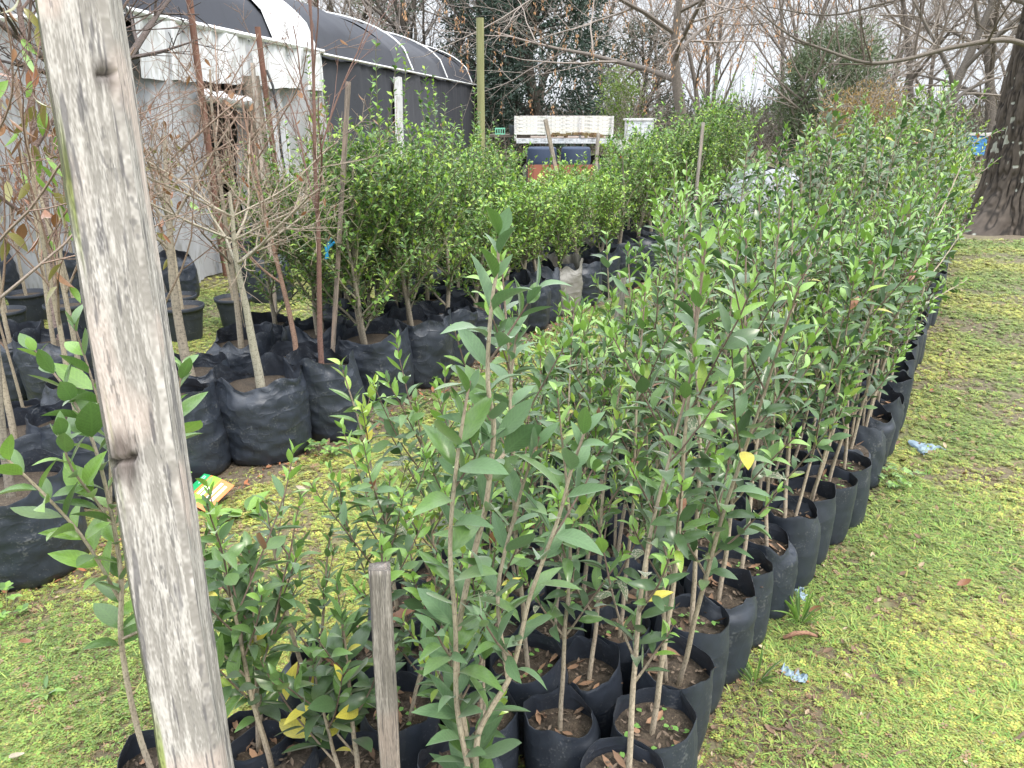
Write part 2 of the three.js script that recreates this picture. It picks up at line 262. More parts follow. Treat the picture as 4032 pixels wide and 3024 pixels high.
for (let k = 0; k < 8; k++) BIG.push(bagGeo(60 + k, [0.2, 0.18, 0.17, 0.19, 0.175, 0.185, 0.19, 0.18][k], [0.42, 0.4, 0.42, 0.38, 0.4, 0.36, 0.41, 0.37][k], { crumple: [1, 0.9, 1.1, 0.7, 1.2, 0.8, 1, 0.6][k], fold: [0.2, 0.6, 0.1, 0.4, 0.8, 0.3, 0.5, 0][k], soil: 0.78, segU: 64, segV: 34, lean: [[0, 0], [0.06, 0], [-0.16, 0.05], [0.04, 0.04], [-0.05, 0], [0, 0.05], [0.08, 0], [0, 0]][k] }));
const potGeo = (() => { // ribbed nursery pot with a rolled rim
  const pr = [[0, 0], [0.1, 0], [0.104, 0.01], [0.11, 0.06], [0.113, 0.064], [0.112, 0.07], [0.122, 0.15], [0.126, 0.155], [0.125, 0.162], [0.132, 0.21], [0.142, 0.212], [0.145, 0.22], [0.144, 0.236], [0.138, 0.238], [0.13, 0.2]];
  const g = new THREE.LatheGeometry(pr.map(([x, y]) => new THREE.Vector2(x, y)), 32);
  const s = new THREE.CircleGeometry(0.131, 24); s.rotateX(-PI / 2); s.translate(0, 0.205, 0);
  return { bag: g, soil: s, top: 0.205, lean: [0, 0] };
})();

// ---------------------------------------------------------------- saplings with opposite leathery leaves
const TAN = [0.5, 0.42, 0.31], RED = [0.2, 0.13, 0.105];
const unitLeaf = []; // shared blades, one metre long along +Y, upper side +Z
for (let k = 0; k < 6; k++) { const m = new MB(); m.leaf(new V3(), new V3(0, 1, 0), new V3(0, 0, 1), 1, [0.36, 0.46, 0.32, 0.42, 0.52, 0.34][k], [1, 1, 1], { segs: 6, curl: [0.1, 0.28, 0.02, 0.5, -0.15, 0.2][k], fold: [0.35, 0.2, 0.6, 0.35, 0.15, 0.75][k], shape: [0.8, 0.88, 0.78, 0.84, 0.95, 0.8][k], petiole: 0.06 }); unitLeaf.push(m.build()); }
const SOILBITS = std({ vertexColors: true, roughness: 0.95 });
const tmpM = new THREE.Matrix4();
function leafPart(parent, L, r, name = 'leaf') {
  const mesh = part(name, unitLeaf[(r() * 6) | 0], LEAF[L.tone], parent);
  const side = new V3().crossVectors(L.dir, L.nrm).normalize(), n = new V3().crossVectors(side, L.dir).normalize();
  tmpM.makeBasis(side, L.dir, n); mesh.quaternion.setFromRotationMatrix(tmpM); mesh.position.copy(L.p); mesh.scale.set(L.len * (L.wid ?? 1) * 0.9, L.len, L.len);
  return mesh;
}
const TONE = { dark: [0.045, 0.108, 0.022], mid: [0.095, 0.2, 0.032], blue: [0.095, 0.19, 0.068], light: [0.2, 0.37, 0.045], lime: [0.3, 0.44, 0.05], yellow: [0.62, 0.55, 0.06], spot: [0.2, 0.2, 0.11], russet: [0.3, 0.12, 0.05], olive: [0.24, 0.22, 0.05], brown: [0.24, 0.12, 0.05], drygrey: [0.5, 0.42, 0.32] };
function wander(p0, dir, len, r, { step = 0.05, wob = 0.12, up = 0.05 } = {}) {
  const n = Math.max(2, Math.round(len / step)), pts = [p0.clone()], d = dir.clone().normalize(), p = p0.clone();
  for (let i = 0; i < n; i++) { d.x += (r() - 0.5) * wob; d.z += (r() - 0.5) * wob; d.y += (r() - 0.5) * wob * 0.5 + up; d.normalize(); p.addScaledVector(d, len / n); pts.push(p.clone()); }
  return pts;
}
function perp(d, a) { const s = Math.abs(d.y) > 0.9 ? new V3(1, 0, 0) : new V3(0, 1, 0); const x = new V3().crossVectors(d, s).normalize(), y = new V3().crossVectors(d, x); return x.multiplyScalar(Math.cos(a)).addScaledVector(y, Math.sin(a)); }
// grows stems into mb and returns the list of leaves
function growSapling(mb, { seed, height = 1, stems = 1, leaf = 0.075, tone = ['dark', 'mid'], newGrowth = 'light', lean = [0, 0], base = 0.22, branches = 6, bare = 0.28, elev = 0.85, spread = 0.6, node = 0.031, r0 = 0.0065, elevB = 0.9, brLen = 0.32, spots = 0, wid = 1, pure = 0, paths = null }) {
  const r = rng(seed), leaves = [];
  const shoot = (pts, ra, rb, from, depth) => {
    mb.tube(pts, (t) => lerp(ra, rb, t), depth ? 5 : 7, (t, q) => mixc(RED, TAN, sstep(0.0015, 0.0032, q) * (0.85 + 0.15 * Math.sin(t * 60))));
    let acc = 0, az = r() * 6.28, total = 0; for (let i = 1; i < pts.length; i++) total += pts[i].distanceTo(pts[i - 1]);
    let next = total * from, len = 0;
    for (let i = 1; i < pts.length; i++) {
      const seg = pts[i].distanceTo(pts[i - 1]), d = new V3().subVectors(pts[i], pts[i - 1]).normalize();
      while (next <= len + seg) {
        const p = pts[i - 1].clone().lerp(pts[i], (next - len) / seg), t = next / total; az += PI / 2 + (r() - 0.5) * 0.3;
        const tip = total - next < 0.06, near = sstep(0.16, 0.0, total - next);
        for (const sgn of [0, PI]) {
          if (r() < 0.06 + 0.25 * (1 - t) * (depth ? 0 : 1)) continue;
          const rad = perp(d, az + sgn), dir = rad.clone().multiplyScalar(1).addScaledVector(d, elev * (0.7 + 0.5 * r()) + near * 1.1).addScaledVector(new V3(0, -1, 0), 0.25 * (1 - near) * r()).normalize();
          const nrm = d.clone().addScaledVector(rad, -0.2).addScaledVector(dir, -d.dot(dir)).normalize(); if (!nrm.lengthSq()) continue;
          nrm.applyAxisAngle(dir, (r() - 0.5) * 0.9);
          const q = pure ? 0.9 : r(), tn = pure ? tone[(r() * tone.length) | 0] : r() < spots ? 'spot' : near > 0.3 && q < 0.8 ? newGrowth : q < 0.03 ? 'lime' : q < 0.033 ? 'yellow' : q < 0.042 ? 'russet' : tone[(r() * tone.length) | 0];
          leaves.push({ p, dir, nrm, len: leaf * (0.7 + 0.55 * r()) * lerp(1, 0.55, near) * (depth ? 0.92 : 1), wid: wid * (0.85 + 0.3 * r()), tone: tn });
        }
        next += node * (0.8 + 0.5 * r()) * (tip ? 0.55 : 1);
      }
      len += seg;
    }
    if (depth === 0 || (depth === 1 && total > 0.4)) {
      const nb = depth ? 2 : branches;
      for (let b = 0; b < nb; b++) {
        const t = lerp(bare * 0.8, 0.86, (b + 0.6 * r()) / nb), k = clamp(Math.floor(t * (pts.length - 1)), 1, pts.length - 2), d = new V3().subVectors(pts[k + 1], pts[k]).normalize();
        const dir = perp(d, b * 2.4 + r() * 0.7).multiplyScalar(spread).addScaledVector(new V3(0, 1, 0), elevB).normalize();
        const L = (depth ? 0.55 : 1) * brLen * (0.65 + 0.7 * r()) * (1.15 - 0.6 * t), rb2 = lerp(ra, rb, t) * 0.62;
        shoot(wander(pts[k], dir, L, r, { step: 0.04, wob: 0.14, up: 0.07 }), Math.max(rb2, 0.0018), 0.0012, 0.2, depth + 1);
      }
    }
  };
  if (paths) for (const p of paths) { const c = new THREE.CatmullRomCurve3(p.pts.map((q) => new V3(...q))), L = c.getLength(); shoot(c.getPoints(Math.round(L / 0.03)), p.r0, p.r1, p.from, p.d); }
  else for (let s = 0; s < stems; s++) {
    const a = r() * 6.28, off = stems > 1 ? 0.018 : 0.006, p = new V3(Math.cos(a) * off, base, Math.sin(a) * off);
    const dir = new V3(lean[0] + (r() - 0.5) * 0.16 + Math.cos(a) * 0.12 * (stems - 1), 1, lean[1] + (r() - 0.5) * 0.16 + Math.sin(a) * 0.12 * (stems - 1));
    shoot(wander(p, dir, (height - base) * (s ? 0.75 + 0.2 * r() : 1), r, { wob: 0.1, up: 0.05 }), r0 * (s ? 0.8 : 1), 0.0017, bare, 0);
  }
  return leaves;
}
function mergedLeaves(leaves, segs = 3) { const m = new MB(), r = rng(5); for (const L of leaves) { const t = TONE[L.tone], j = 0.8 + 0.4 * r(); m.leaf(L.p, L.dir, L.nrm, L.len, L.len * 0.42 * L.wid, [t[0] * j, t[1] * j, t[2] * j], { segs, curl: 0.05 + 0.25 * r(), fold: 0.2 + 0.3 * r(), petiole: 0.06 }); } return m.build(); }
function makeSapling(o, bag, near, name = 'potted_sapling') {
  const g = thing(name, 'sapling', 'potted sapling'), r = rng(o.seed * 13 + 1), mb = new MB();
  part('grow_bag', bag.bag, BAGS, g); part('soil', bag.soil, SOIL, g);
  const leaves = growSapling(mb, { ...o, base: bag.top - 0.01 });
  part('stem', mb.build(), BARK, g);
  if (near) { const idx = leaves.slice(0, 300); for (const L of idx) leafPart(g, L, r); } else part('foliage', mergedLeaves(leaves), FOL, g, 'stuff');
  if (near) { // bark chips, stones and dead leaves on the soil
    const w = new MB(); for (let k = 0; k < 46; k++) { const a = r() * 6.28, d = 0.074 * Math.sqrt(r()), b = r() * 6.28; w.leaf(new V3(Math.cos(a) * d, bag.top + 0.004 + 0.008 * r(), Math.sin(a) * d), new V3(Math.cos(b), 0.6 * (r() - 0.4), Math.sin(b)).normalize(), new V3(r() - 0.5, 1, r() - 0.5).normalize(), k % 9 ? 0.008 + 0.014 * r() : 0.03 + 0.02 * r(), k % 9 ? 0.007 : 0.014, mixc([0.05, 0.035, 0.025], k % 9 ? [0.2, 0.15, 0.11] : [0.34, 0.2, 0.12], r()), { segs: 3, shape: 1, curl: -0.3, fold: 0.5 }); }
    part('soil_litter', w.build(), SOILBITS, g, 'stuff');
  }
  if (near && o.seed % 3 === 0) { // small weeds on the soil
    const w = new MB(); for (let k = 0; k < 14; k++) { const a = r() * 6.28, d = 0.02 + 0.05 * r(), b = r() * 6.28; w.leaf(new V3(Math.cos(a) * d, bag.top + 0.008, Math.sin(a) * d), new V3(Math.cos(b), 0.4, Math.sin(b)).normalize(), new V3(0, 1, 0), 0.012 + 0.008 * r(), 0.012, [0.16, 0.34, 0.06], { segs: 3, shape: 1.1 }); }
    part('weeds', w.build(), FOLM, g, 'stuff');
  }
  return g;
}
// ---------------------------------------------------------------- the block of saplings on the right
{
  const r = rng(4242), spots = [];
  let total = 0; for (let k = 0; k < edgePts.length - 1; k++) total += Math.hypot(edgePts[k + 1][0] - edgePts[k][0], edgePts[k + 1][1] - edgePts[k][1]);
  const STEP = 0.19;
  for (let j = 0; j < 6; j++) for (let k = -4; k * STEP < total; k++) {
    const s = k * STEP + (j % 2) * 0.09, [x, z] = along(edgePts, s);
    let [, , tx, tz] = along(edgePts, Math.max(0.3, s)); if (s < 2) { tx = 0.56; tz = 0.83; }
    const w = j * 0.185, X = x - tz * w + (r() - 0.5) * 0.045, Z = z + tx * w + (r() - 0.5) * 0.045;
    if (k < 0 && j < 2) continue;
    if (Z < 1.12 || X < -0.6) continue;
    if (Z < 3.3 && j === 5 && k % 2) continue;
    if (X < -0.2 && Z < 2.2 && (j + k) % 2) continue;
    spots.push({ x: X, z: Z, j, k, q: r() });
  }
  spots.sort((a, b) => a.z - b.z);
  // prototypes: near ones leaf by leaf, farther ones with their leaves joined
  const NEAR = 13, FAR = 12, near = [], far = [];
  const spec = (i, far_) => ({ seed: (far_ ? 500 : 300) + i * 7, height: [1.08, 1.2, 1.02, 1.24, 1.12, 1.16, 0.92, 0.84, 0.98, 0.72, 0.64, 0.78, 1.0][i % 13], stems: i % 4 === 1 ? 2 : 1, leaf: [0.058, 0.062, 0.054, 0.06, 0.066, 0.056, 0.058, 0.064, 0.056, 0.058, 0.056, 0.062, 0.06][i % 13], tone: i % 3 === 0 ? ['dark', 'mid', 'dark'] : i % 3 === 1 ? ['dark', 'blue', 'mid'] : ['mid', 'dark', 'blue'], newGrowth: i % 4 === 2 ? 'lime' : 'light', lean: [[0.02, 0], [-0.05, 0.04], [0.08, 0], [0, 0.06], [0.05, -0.05]][i % 5], branches: (far_ ? 6 : 6) + (i % 3), brLen: 0.25 + 0.03 * (i % 4), spots: i % 5 === 2 ? 0.1 : 0.015, bare: i % 4 === 3 ? 0.46 : 0.34 });
  const PLACE = ['beside the worn path', 'one bag in from the path', 'third bag in from the path', 'fourth bag in from the path', 'one bag in from the aisle', 'beside the mossy aisle'];
  let nNear = 0, nFar = 0;
  const LAB = [];
  const grp = (o, s, zone) => { const lab = `${s.d} ${zone}, ${PLACE[s.j]}`; tag(o, lab, 'potted sapling', `${s.d} ` + (s.z < 6 ? `saplings halfway along, ${PLACE[s.j]}` : `tall far saplings, ${PLACE[s.j]}`)); };
  for (const s of spots) {
    const isNear = s.z < 4.0; let o;
    const short = s.z < 2.9 && (s.j >= 4 || s.x < 0.02);
    if (isNear) {
      const cand = short ? 9 + (nNear % 3) : s.j >= 3 && s.z < 2.6 ? 6 + (nNear % 3) : nNear % 6;
      if (!near[cand]) { near[cand] = makeSapling(spec(cand, false), SMALL[cand % 8], true); o = near[cand]; near[cand].userData.fresh = 1; } else o = dup(near[cand]);
      nNear++; s.d = 'leafy';
      delete o.userData.fresh;
    } else {
      const tall = sstep(3.5, 8.5, s.z), i = nFar++ % FAR; s.d = i % 4 === 1 ? 'twin-stemmed' : i % 4 === 2 ? 'lime-tipped' : i % 4 === 3 ? 'bare-legged' : i % 3 ? 'leafy' : 'dark-leaved'; const key = i + (tall > 0.62 ? 24 : tall > 0.3 ? 12 : 0);
      if (!far[key]) { const sp = spec(i, true); sp.height = (1.34 + [0, 0.08, 0.16][(key / 12) | 0]) * (0.68 + 0.52 * ((i * 5) % 12) / 12); sp.branches += 2; sp.brLen *= 1.12; sp.bare = 0.28; sp.r0 = 0.007; far[key] = makeSapling(sp, SMALL[i % 8], false); o = far[key]; } else o = dup(far[key]);
    }
    o.position.copy(W(s.x, gH(s.x, s.z) - 0.004, s.z)); o.rotation.set(((s.q * 31) % 1 - 0.5) * 0.1, s.q * 6.28, ((s.q * 57) % 1 - 0.5) * 0.1); o.scale.setScalar((s.j ? 0.96 : 1.02) + 0.16 * ((s.q * 7.7) % 1));
    if (s.z > 6.8 && s.j <= 1) o.scale.multiplyScalar(0.86);
    s.o = o;
    const zone = s.z < 6 ? 'sapling halfway along the block' : 'tall sapling toward the big trunk';
    grp(o, s, zone);
  }
  // the outer line, nearest bags: each can be pointed at
  const outer = spots.filter((s) => s.j === 0);
  const ORD = ['nearest', 'second', 'third', 'fourth', 'fifth', 'sixth', 'seventh', 'eighth', 'ninth', 'tenth'];
  const LINE = ['', 'second line from the path', 'third line from the path', 'fourth line from the path', 'line next to the aisle line', 'line beside the mossy aisle'];
  const O2 = [...['first', 'second', 'third', 'fourth', 'fifth', 'sixth', 'seventh', 'eighth', 'ninth', 'tenth', 'eleventh', 'twelfth', 'thirteenth', 'fourteenth', 'fifteenth', 'sixteenth', 'seventeenth', 'eighteenth']];
  for (let j = 1; j < 6; j++) spots.filter((s) => s.j === j && s.z < 4.3).forEach((s, i) => { s.o.userData.label = `${O2[i]} small-bagged sapling from the front, ${LINE[j]}`; s.o.userData.group = 'saplings in the near half of the block'; });
  outer.slice(0, 10).forEach((s, i) => { s.o.userData.label = `${ORD[i]} sapling in the line of black bags along the worn path`; delete s.o.userData.group; s.o.userData.group = 'saplings lining the worn path'; });
  // hand-placed saplings
  const own = (o, x, z, yaw, label) => { o.position.copy(W(x, gH(x, z), z)); o.rotation.y = yaw; tag(o, label, 'potted sapling'); return o; };
  const PT = (a) => a.map(([x, y, z]) => [x + 0.06, y, -(z - 1.1)]);
  own(makeSapling({ seed: 904, leaf: 0.092, tone: ['blue', 'blue', 'mid'], pure: 1, branches: 3, brLen: 0.17, bare: 0.14, spread: 0.75, elevB: 0.9, elev: 0.95, node: 0.046, wid: 0.98, paths: [
    { d: 0, r0: 0.006, r1: 0.0022, from: 0.06, pts: PT([[-0.06, 0.18, 1.1], [-0.085, 0.415, 1.1], [-0.102, 0.56, 1.1], [-0.1, 0.736, 1.1], [-0.104, 0.907, 1.09], [-0.091, 1.045, 1.08], [-0.078, 1.133, 1.07], [-0.064, 1.21, 1.07]]) },
    { d: 0, r0: 0.0065, r1: 0.0022, from: 0.06, pts: PT([[-0.06, 0.18, 1.1], [-0.066, 0.483, 1.1], [-0.04, 0.552, 1.1], [-0.007, 0.619, 1.1], [0.013, 0.701, 1.1], [0.028, 0.787, 1.1], [0.046, 0.859, 1.09], [0.078, 0.975, 1.08], [0.093, 1.056, 1.07], [0.113, 1.134, 1.06]]) },
    { d: 0, r0: 0.0065, r1: 0.0022, from: 0.1, pts: PT([[-0.06, 0.18, 1.12], [-0.082, 0.416, 1.12], [-0.104, 0.642, 1.14], [-0.066, 0.866, 1.14], [-0.048, 0.94, 1.14], [-0.036, 1.03, 1.14], [-0.03, 1.113, 1.13], [-0.038, 1.182, 1.12], [-0.037, 1.249, 1.12], [-0.03, 1.326, 1.12], [-0.022, 1.375, 1.12], [-0.019, 1.419, 1.12]]) },
    { d: 2, r0: 0.004, r1: 0.002, from: 0.12, pts: PT([[-0.036, 1.03, 1.14], [-0.009, 1.046, 1.17], [-0.003, 1.085, 1.18], [-0.003, 1.155, 1.19], [0.005, 1.227, 1.19], [0.01, 1.26, 1.19]]) },
    { d: 2, r0: 0.0045, r1: 0.002, from: 0.12, pts: PT([[-0.007, 0.619, 1.1], [-0.026, 0.783, 1.13], [0.005, 0.94, 1.14], [0.023, 1.019, 1.13], [0.044, 1.095, 1.12]]) },
  ] }, SMALL[3], true), -0.06, 1.1, 0, 'tallest near sapling with large blue-green leaves in upright pairs');
  own(makeSapling({ seed: 911, leaf: 0.088, wid: 1.2, tone: ['mid', 'light', 'mid'], pure: 1, branches: 0, node: 0.033, elev: 1.0, paths: [
    [0.0075, 0.34, [[-0.8, 0.18, 1.28], [-0.828, 0.306, 1.3], [-0.835, 0.54, 1.32], [-0.814, 0.684, 1.33], [-0.824, 0.831, 1.36], [-0.844, 0.978, 1.38], [-0.883, 1.07, 1.4], [-0.946, 1.156, 1.42]]],
    [0.004, 0.15, [[-0.824, 0.626, 1.33], [-0.854, 0.802, 1.3], [-0.901, 0.916, 1.28], [-0.947, 0.994, 1.27], [-0.98, 1.037, 1.27]]],
    [0.0035, 0.15, [[-0.823, 0.804, 1.35], [-0.833, 0.853, 1.34], [-0.849, 0.965, 1.3], [-0.842, 1.037, 1.29]]],
    [0.0035, 0.2, [[-0.824, 0.831, 1.36], [-0.837, 0.949, 1.42], [-0.854, 1.065, 1.44], [-0.881, 1.197, 1.46]]],
    [0.004, 0.2, [[-0.814, 0.684, 1.33], [-0.734, 0.852, 1.36], [-0.681, 1.008, 1.38], [-0.648, 1.128, 1.4]]],
    [0.004, 0.2, [[-0.835, 0.54, 1.32], [-0.734, 0.591, 1.33], [-0.663, 0.7, 1.34], [-0.611, 0.815, 1.35]]],
  ].map(([q, from, a]) => ({ d: 2, r0: q, r1: 0.002, from, pts: a.map(([x, y, z]) => [x + 0.8, y, -(z - 1.28)]) })) }, SMALL[1], true), -0.8, 1.28, 0, 'bushy broad-leaved sapling half hidden behind the grey timber post');
  own(makeSapling({ seed: 917, height: 0.74, stems: 2, leaf: 0.08, tone: ['dark', 'mid'], newGrowth: 'mid', branches: 4, brLen: 0.26, bare: 0.2 }, SMALL[0], true), -0.6, 1.36, 0.2, 'short forked sapling just right of the grey timber post');
  own(makeSapling({ seed: 923, height: 0.98, stems: 1, leaf: 0.07, tone: ['mid', 'blue'], newGrowth: 'lime', branches: 5, brLen: 0.26, bare: 0.25 }, SMALL[5], true), -0.34, 1.86, 2.2, 'slim sapling with lime young leaves standing against the open aisle');
  const arching = (seed, x, z, leaf, list) => makeSapling({ seed, leaf, tone: ['mid', 'dark', 'light'], newGrowth: 'light', branches: 4, brLen: 0.2, bare: 0.35, node: 0.045, elev: 0.9, paths: list.map(([d, q, from, a]) => ({ d, r0: q, r1: 0.0025, from, pts: a.map(([px, py, pz]) => [px - x, py, -(pz - z)]) })) }, SMALL[5], true);
  own(arching(951, 1.86, 3.62, 0.07, [[0, 0.009, 0.45, [[1.86, 0.18, 3.62], [1.9, 0.42, 3.7], [2.0, 0.8, 3.8], [2.18, 1.1, 3.9], [2.32, 1.4, 4.0]]], [2, 0.006, 0.25, [[1.9, 0.42, 3.7], [2.05, 0.5, 4.0], [2.4, 0.56, 4.25], [2.72, 0.66, 4.42]]], [2, 0.005, 0.3, [[1.96, 0.66, 3.77], [2.2, 0.8, 3.9], [2.45, 1.02, 4.1]]]]), 1.86, 3.62, 0, 'outer sapling whose long pale branch arches out over the worn path');
  own(arching(957, 3.75, 7.05, 0.06, [[0, 0.013, 0.4, [[3.75, 0.18, 7.05], [3.84, 0.6, 7.2], [3.95, 1.0, 7.3], [4.12, 1.35, 7.4], [4.4, 1.8, 7.45]]], [2, 0.008, 0.3, [[4.12, 1.35, 7.4], [4.08, 1.6, 7.4], [3.98, 1.85, 7.4]]], [2, 0.006, 0.3, [[4.0, 1.1, 7.33], [4.25, 1.3, 7.3], [4.55, 1.45, 7.3]]], [2, 0.006, 0.3, [[3.9, 0.8, 7.25], [4.2, 0.95, 7.2], [4.5, 1.2, 7.2]]]]), 3.75, 7.05, 0, 'tall pale-stemmed sapling forking above the far block beside the big trunk');
  own(makeSapling({ seed: 941, height: 0.74, stems: 2, leaf: 0.06, tone: ['dark', 'mid'], newGrowth: 'mid', branches: 3, brLen: 0.2, bare: 0.2 }, SMALL[2], true), -0.52, 1.58, 0.9, 'thin low sapling standing alone before the mossy aisle, right of the post');
  own(makeSapling({ seed: 929, height: 0.62, stems: 2, leaf: 0.085, tone: ['yellow', 'dark', 'mid', 'dark', 'dark'], newGrowth: 'mid', branches: 4, brLen: 0.24, bare: 0.25 }, SMALL[6], true), -0.36, 1.27, 1.2, 'low sapling with some bright yellow leaves left of the small stake');
}

// ---------------------------------------------------------------- bare and leafy trees in the big bags
function limb(mb, p, dir, len, ra, rb, r, o, depth, leaves) {
  const pts = wander(p, dir, len, r, { step: Math.max(0.04, len / 9), wob: o.wob * (depth ? 1 : 0.45), up: depth ? o.up : 0.02 });
  mb.tube(pts, (t) => lerp(ra, rb, t), depth === 0 ? 9 : depth === 1 ? 6 : ra < 0.003 ? 3 : 4, (t, q) => mixc(o.twig, o.bark, sstep(0.002, 0.008, q)));
  if (depth >= o.depth) { if (leaves) o.leafAt(pts, r, leaves); return; }
  const n = o.kids[depth], from = o.from[depth];
  for (let b = 0; b < n; b++) {
    const t = lerp(from, 0.98, (b + r() * 0.8) / n), k = clamp(Math.floor(t * (pts.length - 1)), 0, pts.length - 2), d = new V3().subVectors(pts[k + 1], pts[k]).normalize();
    const nd = perp(d, b * 2.4 + r() * 1.2).multiplyScalar(o.spread[depth]).addScaledVector(d, 0.7).addScaledVector(new V3(0, 1, 0), o.lift).normalize();
    limb(mb, pts[k], nd, len * o.ratio[depth] * (0.6 + 0.7 * r()) * (1.15 - 0.45 * t), Math.max(lerp(ra, rb, t) * 0.6, 0.0012), Math.max(rb * 0.5, 0.0008), r, o, depth + 1, leaves);
  }
  if (leaves && depth >= o.leafFrom) o.leafAt(pts, r, leaves);
}
const hang = (share, lenR, tones) => (pts, r, leaves) => { for (let i = 1; i < pts.length; i++) { if (r() > share) continue; const a = r() * 6.28, dir = new V3(Math.cos(a) * 0.5, -0.9 + 0.5 * r(), Math.sin(a) * 0.5).normalize(), nrm = perp(dir, r() * 6.28); leaves.push({ p: pts[i].clone(), dir, nrm, len: lerp(lenR[0], lenR[1], r()), wid: 0.75 + 0.3 * r(), tone: tones[(r() * tones.length) | 0] }); } };
const tiny = (n, lenR, tones) => (pts, r, leaves) => { for (let i = 1; i < pts.length; i++) for (let k = 0; k < n; k++) { const d = new V3().subVectors(pts[i], pts[i - 1]).normalize(), rad = perp(d, r() * 6.28), p = pts[i - 1].clone().lerp(pts[i], r()); const dir = rad.addScaledVector(d, 0.5 + 0.6 * r()).addScaledVector(new V3(0, 1, 0), 0.15).normalize(); const nrm = new V3(0.6 * (r() - 0.5), 1, 0.6 * (r() - 0.5)).normalize(); leaves.push({ p, dir, nrm, len: lerp(lenR[0], lenR[1], r()), wid: 1.25, tone: tones[(r() * tones.length) | 0], end: i / pts.length }); } };
function makeBig(name, cat, bag, seed, { trunkH, r0, len, o, indiv = 300, lean = [0, 0], trunks = 1, bagMat = BAG }) {
  const g = thing(name, cat, cat), r = rng(seed), mb = new MB(), leaves = [];
  part(bag === potGeo ? 'pot' : 'grow_bag', bag.bag, bagMat, g); part('soil', bag.soil, SOIL, g);
  for (let k = 0; k < trunks; k++) { const a = r() * 6.28, q = trunks > 1 ? 0.05 : 0; limb(mb, new V3(bag.lean[0] * bag.top + Math.cos(a) * q, bag.top - 0.01, bag.lean[1] * bag.top + Math.sin(a) * q), new V3(lean[0] + (r() - 0.5) * 0.1 + Math.cos(a) * q * 3, 1, lean[1] + (r() - 0.5) * 0.1 + Math.sin(a) * q * 3), len * (k ? 0.85 : 1), r0 * (k ? 0.8 : 1), r0 * 0.3, r, o, 0, leaves); }
  if (o.shoots) for (let k = 0; k < o.shoots; k++) { const a = r() * 6.28, d = 0.16 * r(), pts = wander(new V3(Math.cos(a) * d, bag.top + len * 0.55, Math.sin(a) * d), new V3(Math.cos(a) * 0.3, 1, Math.sin(a) * 0.3), len * (0.55 + 0.5 * r()), r, { step: 0.045, wob: 0.14, up: 0.04 }); mb.tube(pts, (t) => 0.004 - 0.0028 * t, 5, o.twig); o.leafAt(pts, r, leaves); }
  part('trunk', mb.build(), BARK, g);
  if (leaves.length) { if (leaves.length <= indiv) for (const L of leaves) leafPart(g, L, r); else part('foliage', mergedLeaves(leaves, o.segs ?? 2), o.segs ? FOL : FOLM, g, 'stuff'); }
  return g;
}
const GREY = [0.36, 0.31, 0.24], REDB = [0.22, 0.125, 0.1], LICH = [0.42, 0.39, 0.3];
const bareOpt = (x = {}) => ({ depth: 4, kids: [7, 5, 4, 3], from: [0.42, 0.2, 0.2, 0.2], spread: [0.95, 0.9, 0.9, 0.9], ratio: [0.55, 0.6, 0.6, 0.6], wob: 0.3, up: 0.03, lift: 0.22, bark: GREY, twig: [0.3, 0.2, 0.15], leafFrom: 4, leafAt: hang(0.012, [0.03, 0.05], ['russet', 'brown']), ...x });
const sapOpt = (x = {}) => ({ depth: 2, kids: [7, 4], from: [0.35, 0.2], spread: [0.6, 0.8], ratio: [0.45, 0.5], wob: 0.22, up: 0.05, lift: 0.35, bark: [0.4, 0.34, 0.25], twig: [0.25, 0.15, 0.11], leafFrom: 1, leafAt: hang(0.16, [0.08, 0.13], ['olive', 'olive', 'brown', 'light', 'russet']), ...x });
const bushOpt = (x = {}) => ({ depth: 2, kids: [16, 7], from: [0.16, 0.1], spread: [0.9, 0.85], ratio: [0.58, 0.5], wob: 0.38, up: 0.06, lift: 0.4, bark: [0.3, 0.26, 0.2], twig: [0.2, 0.2, 0.1], leafFrom: 1, leafAt: tiny(4, [0.022, 0.036], ['dark', 'mid', 'mid', 'dark', 'light', 'light']), ...x });
const put = (o, x, z, yaw, label, group) => { o.position.copy(W(x, gH(x, z), z)); o.rotation.y = yaw; if (label) o.userData.label = label; if (group) o.userData.group = group; return o; };
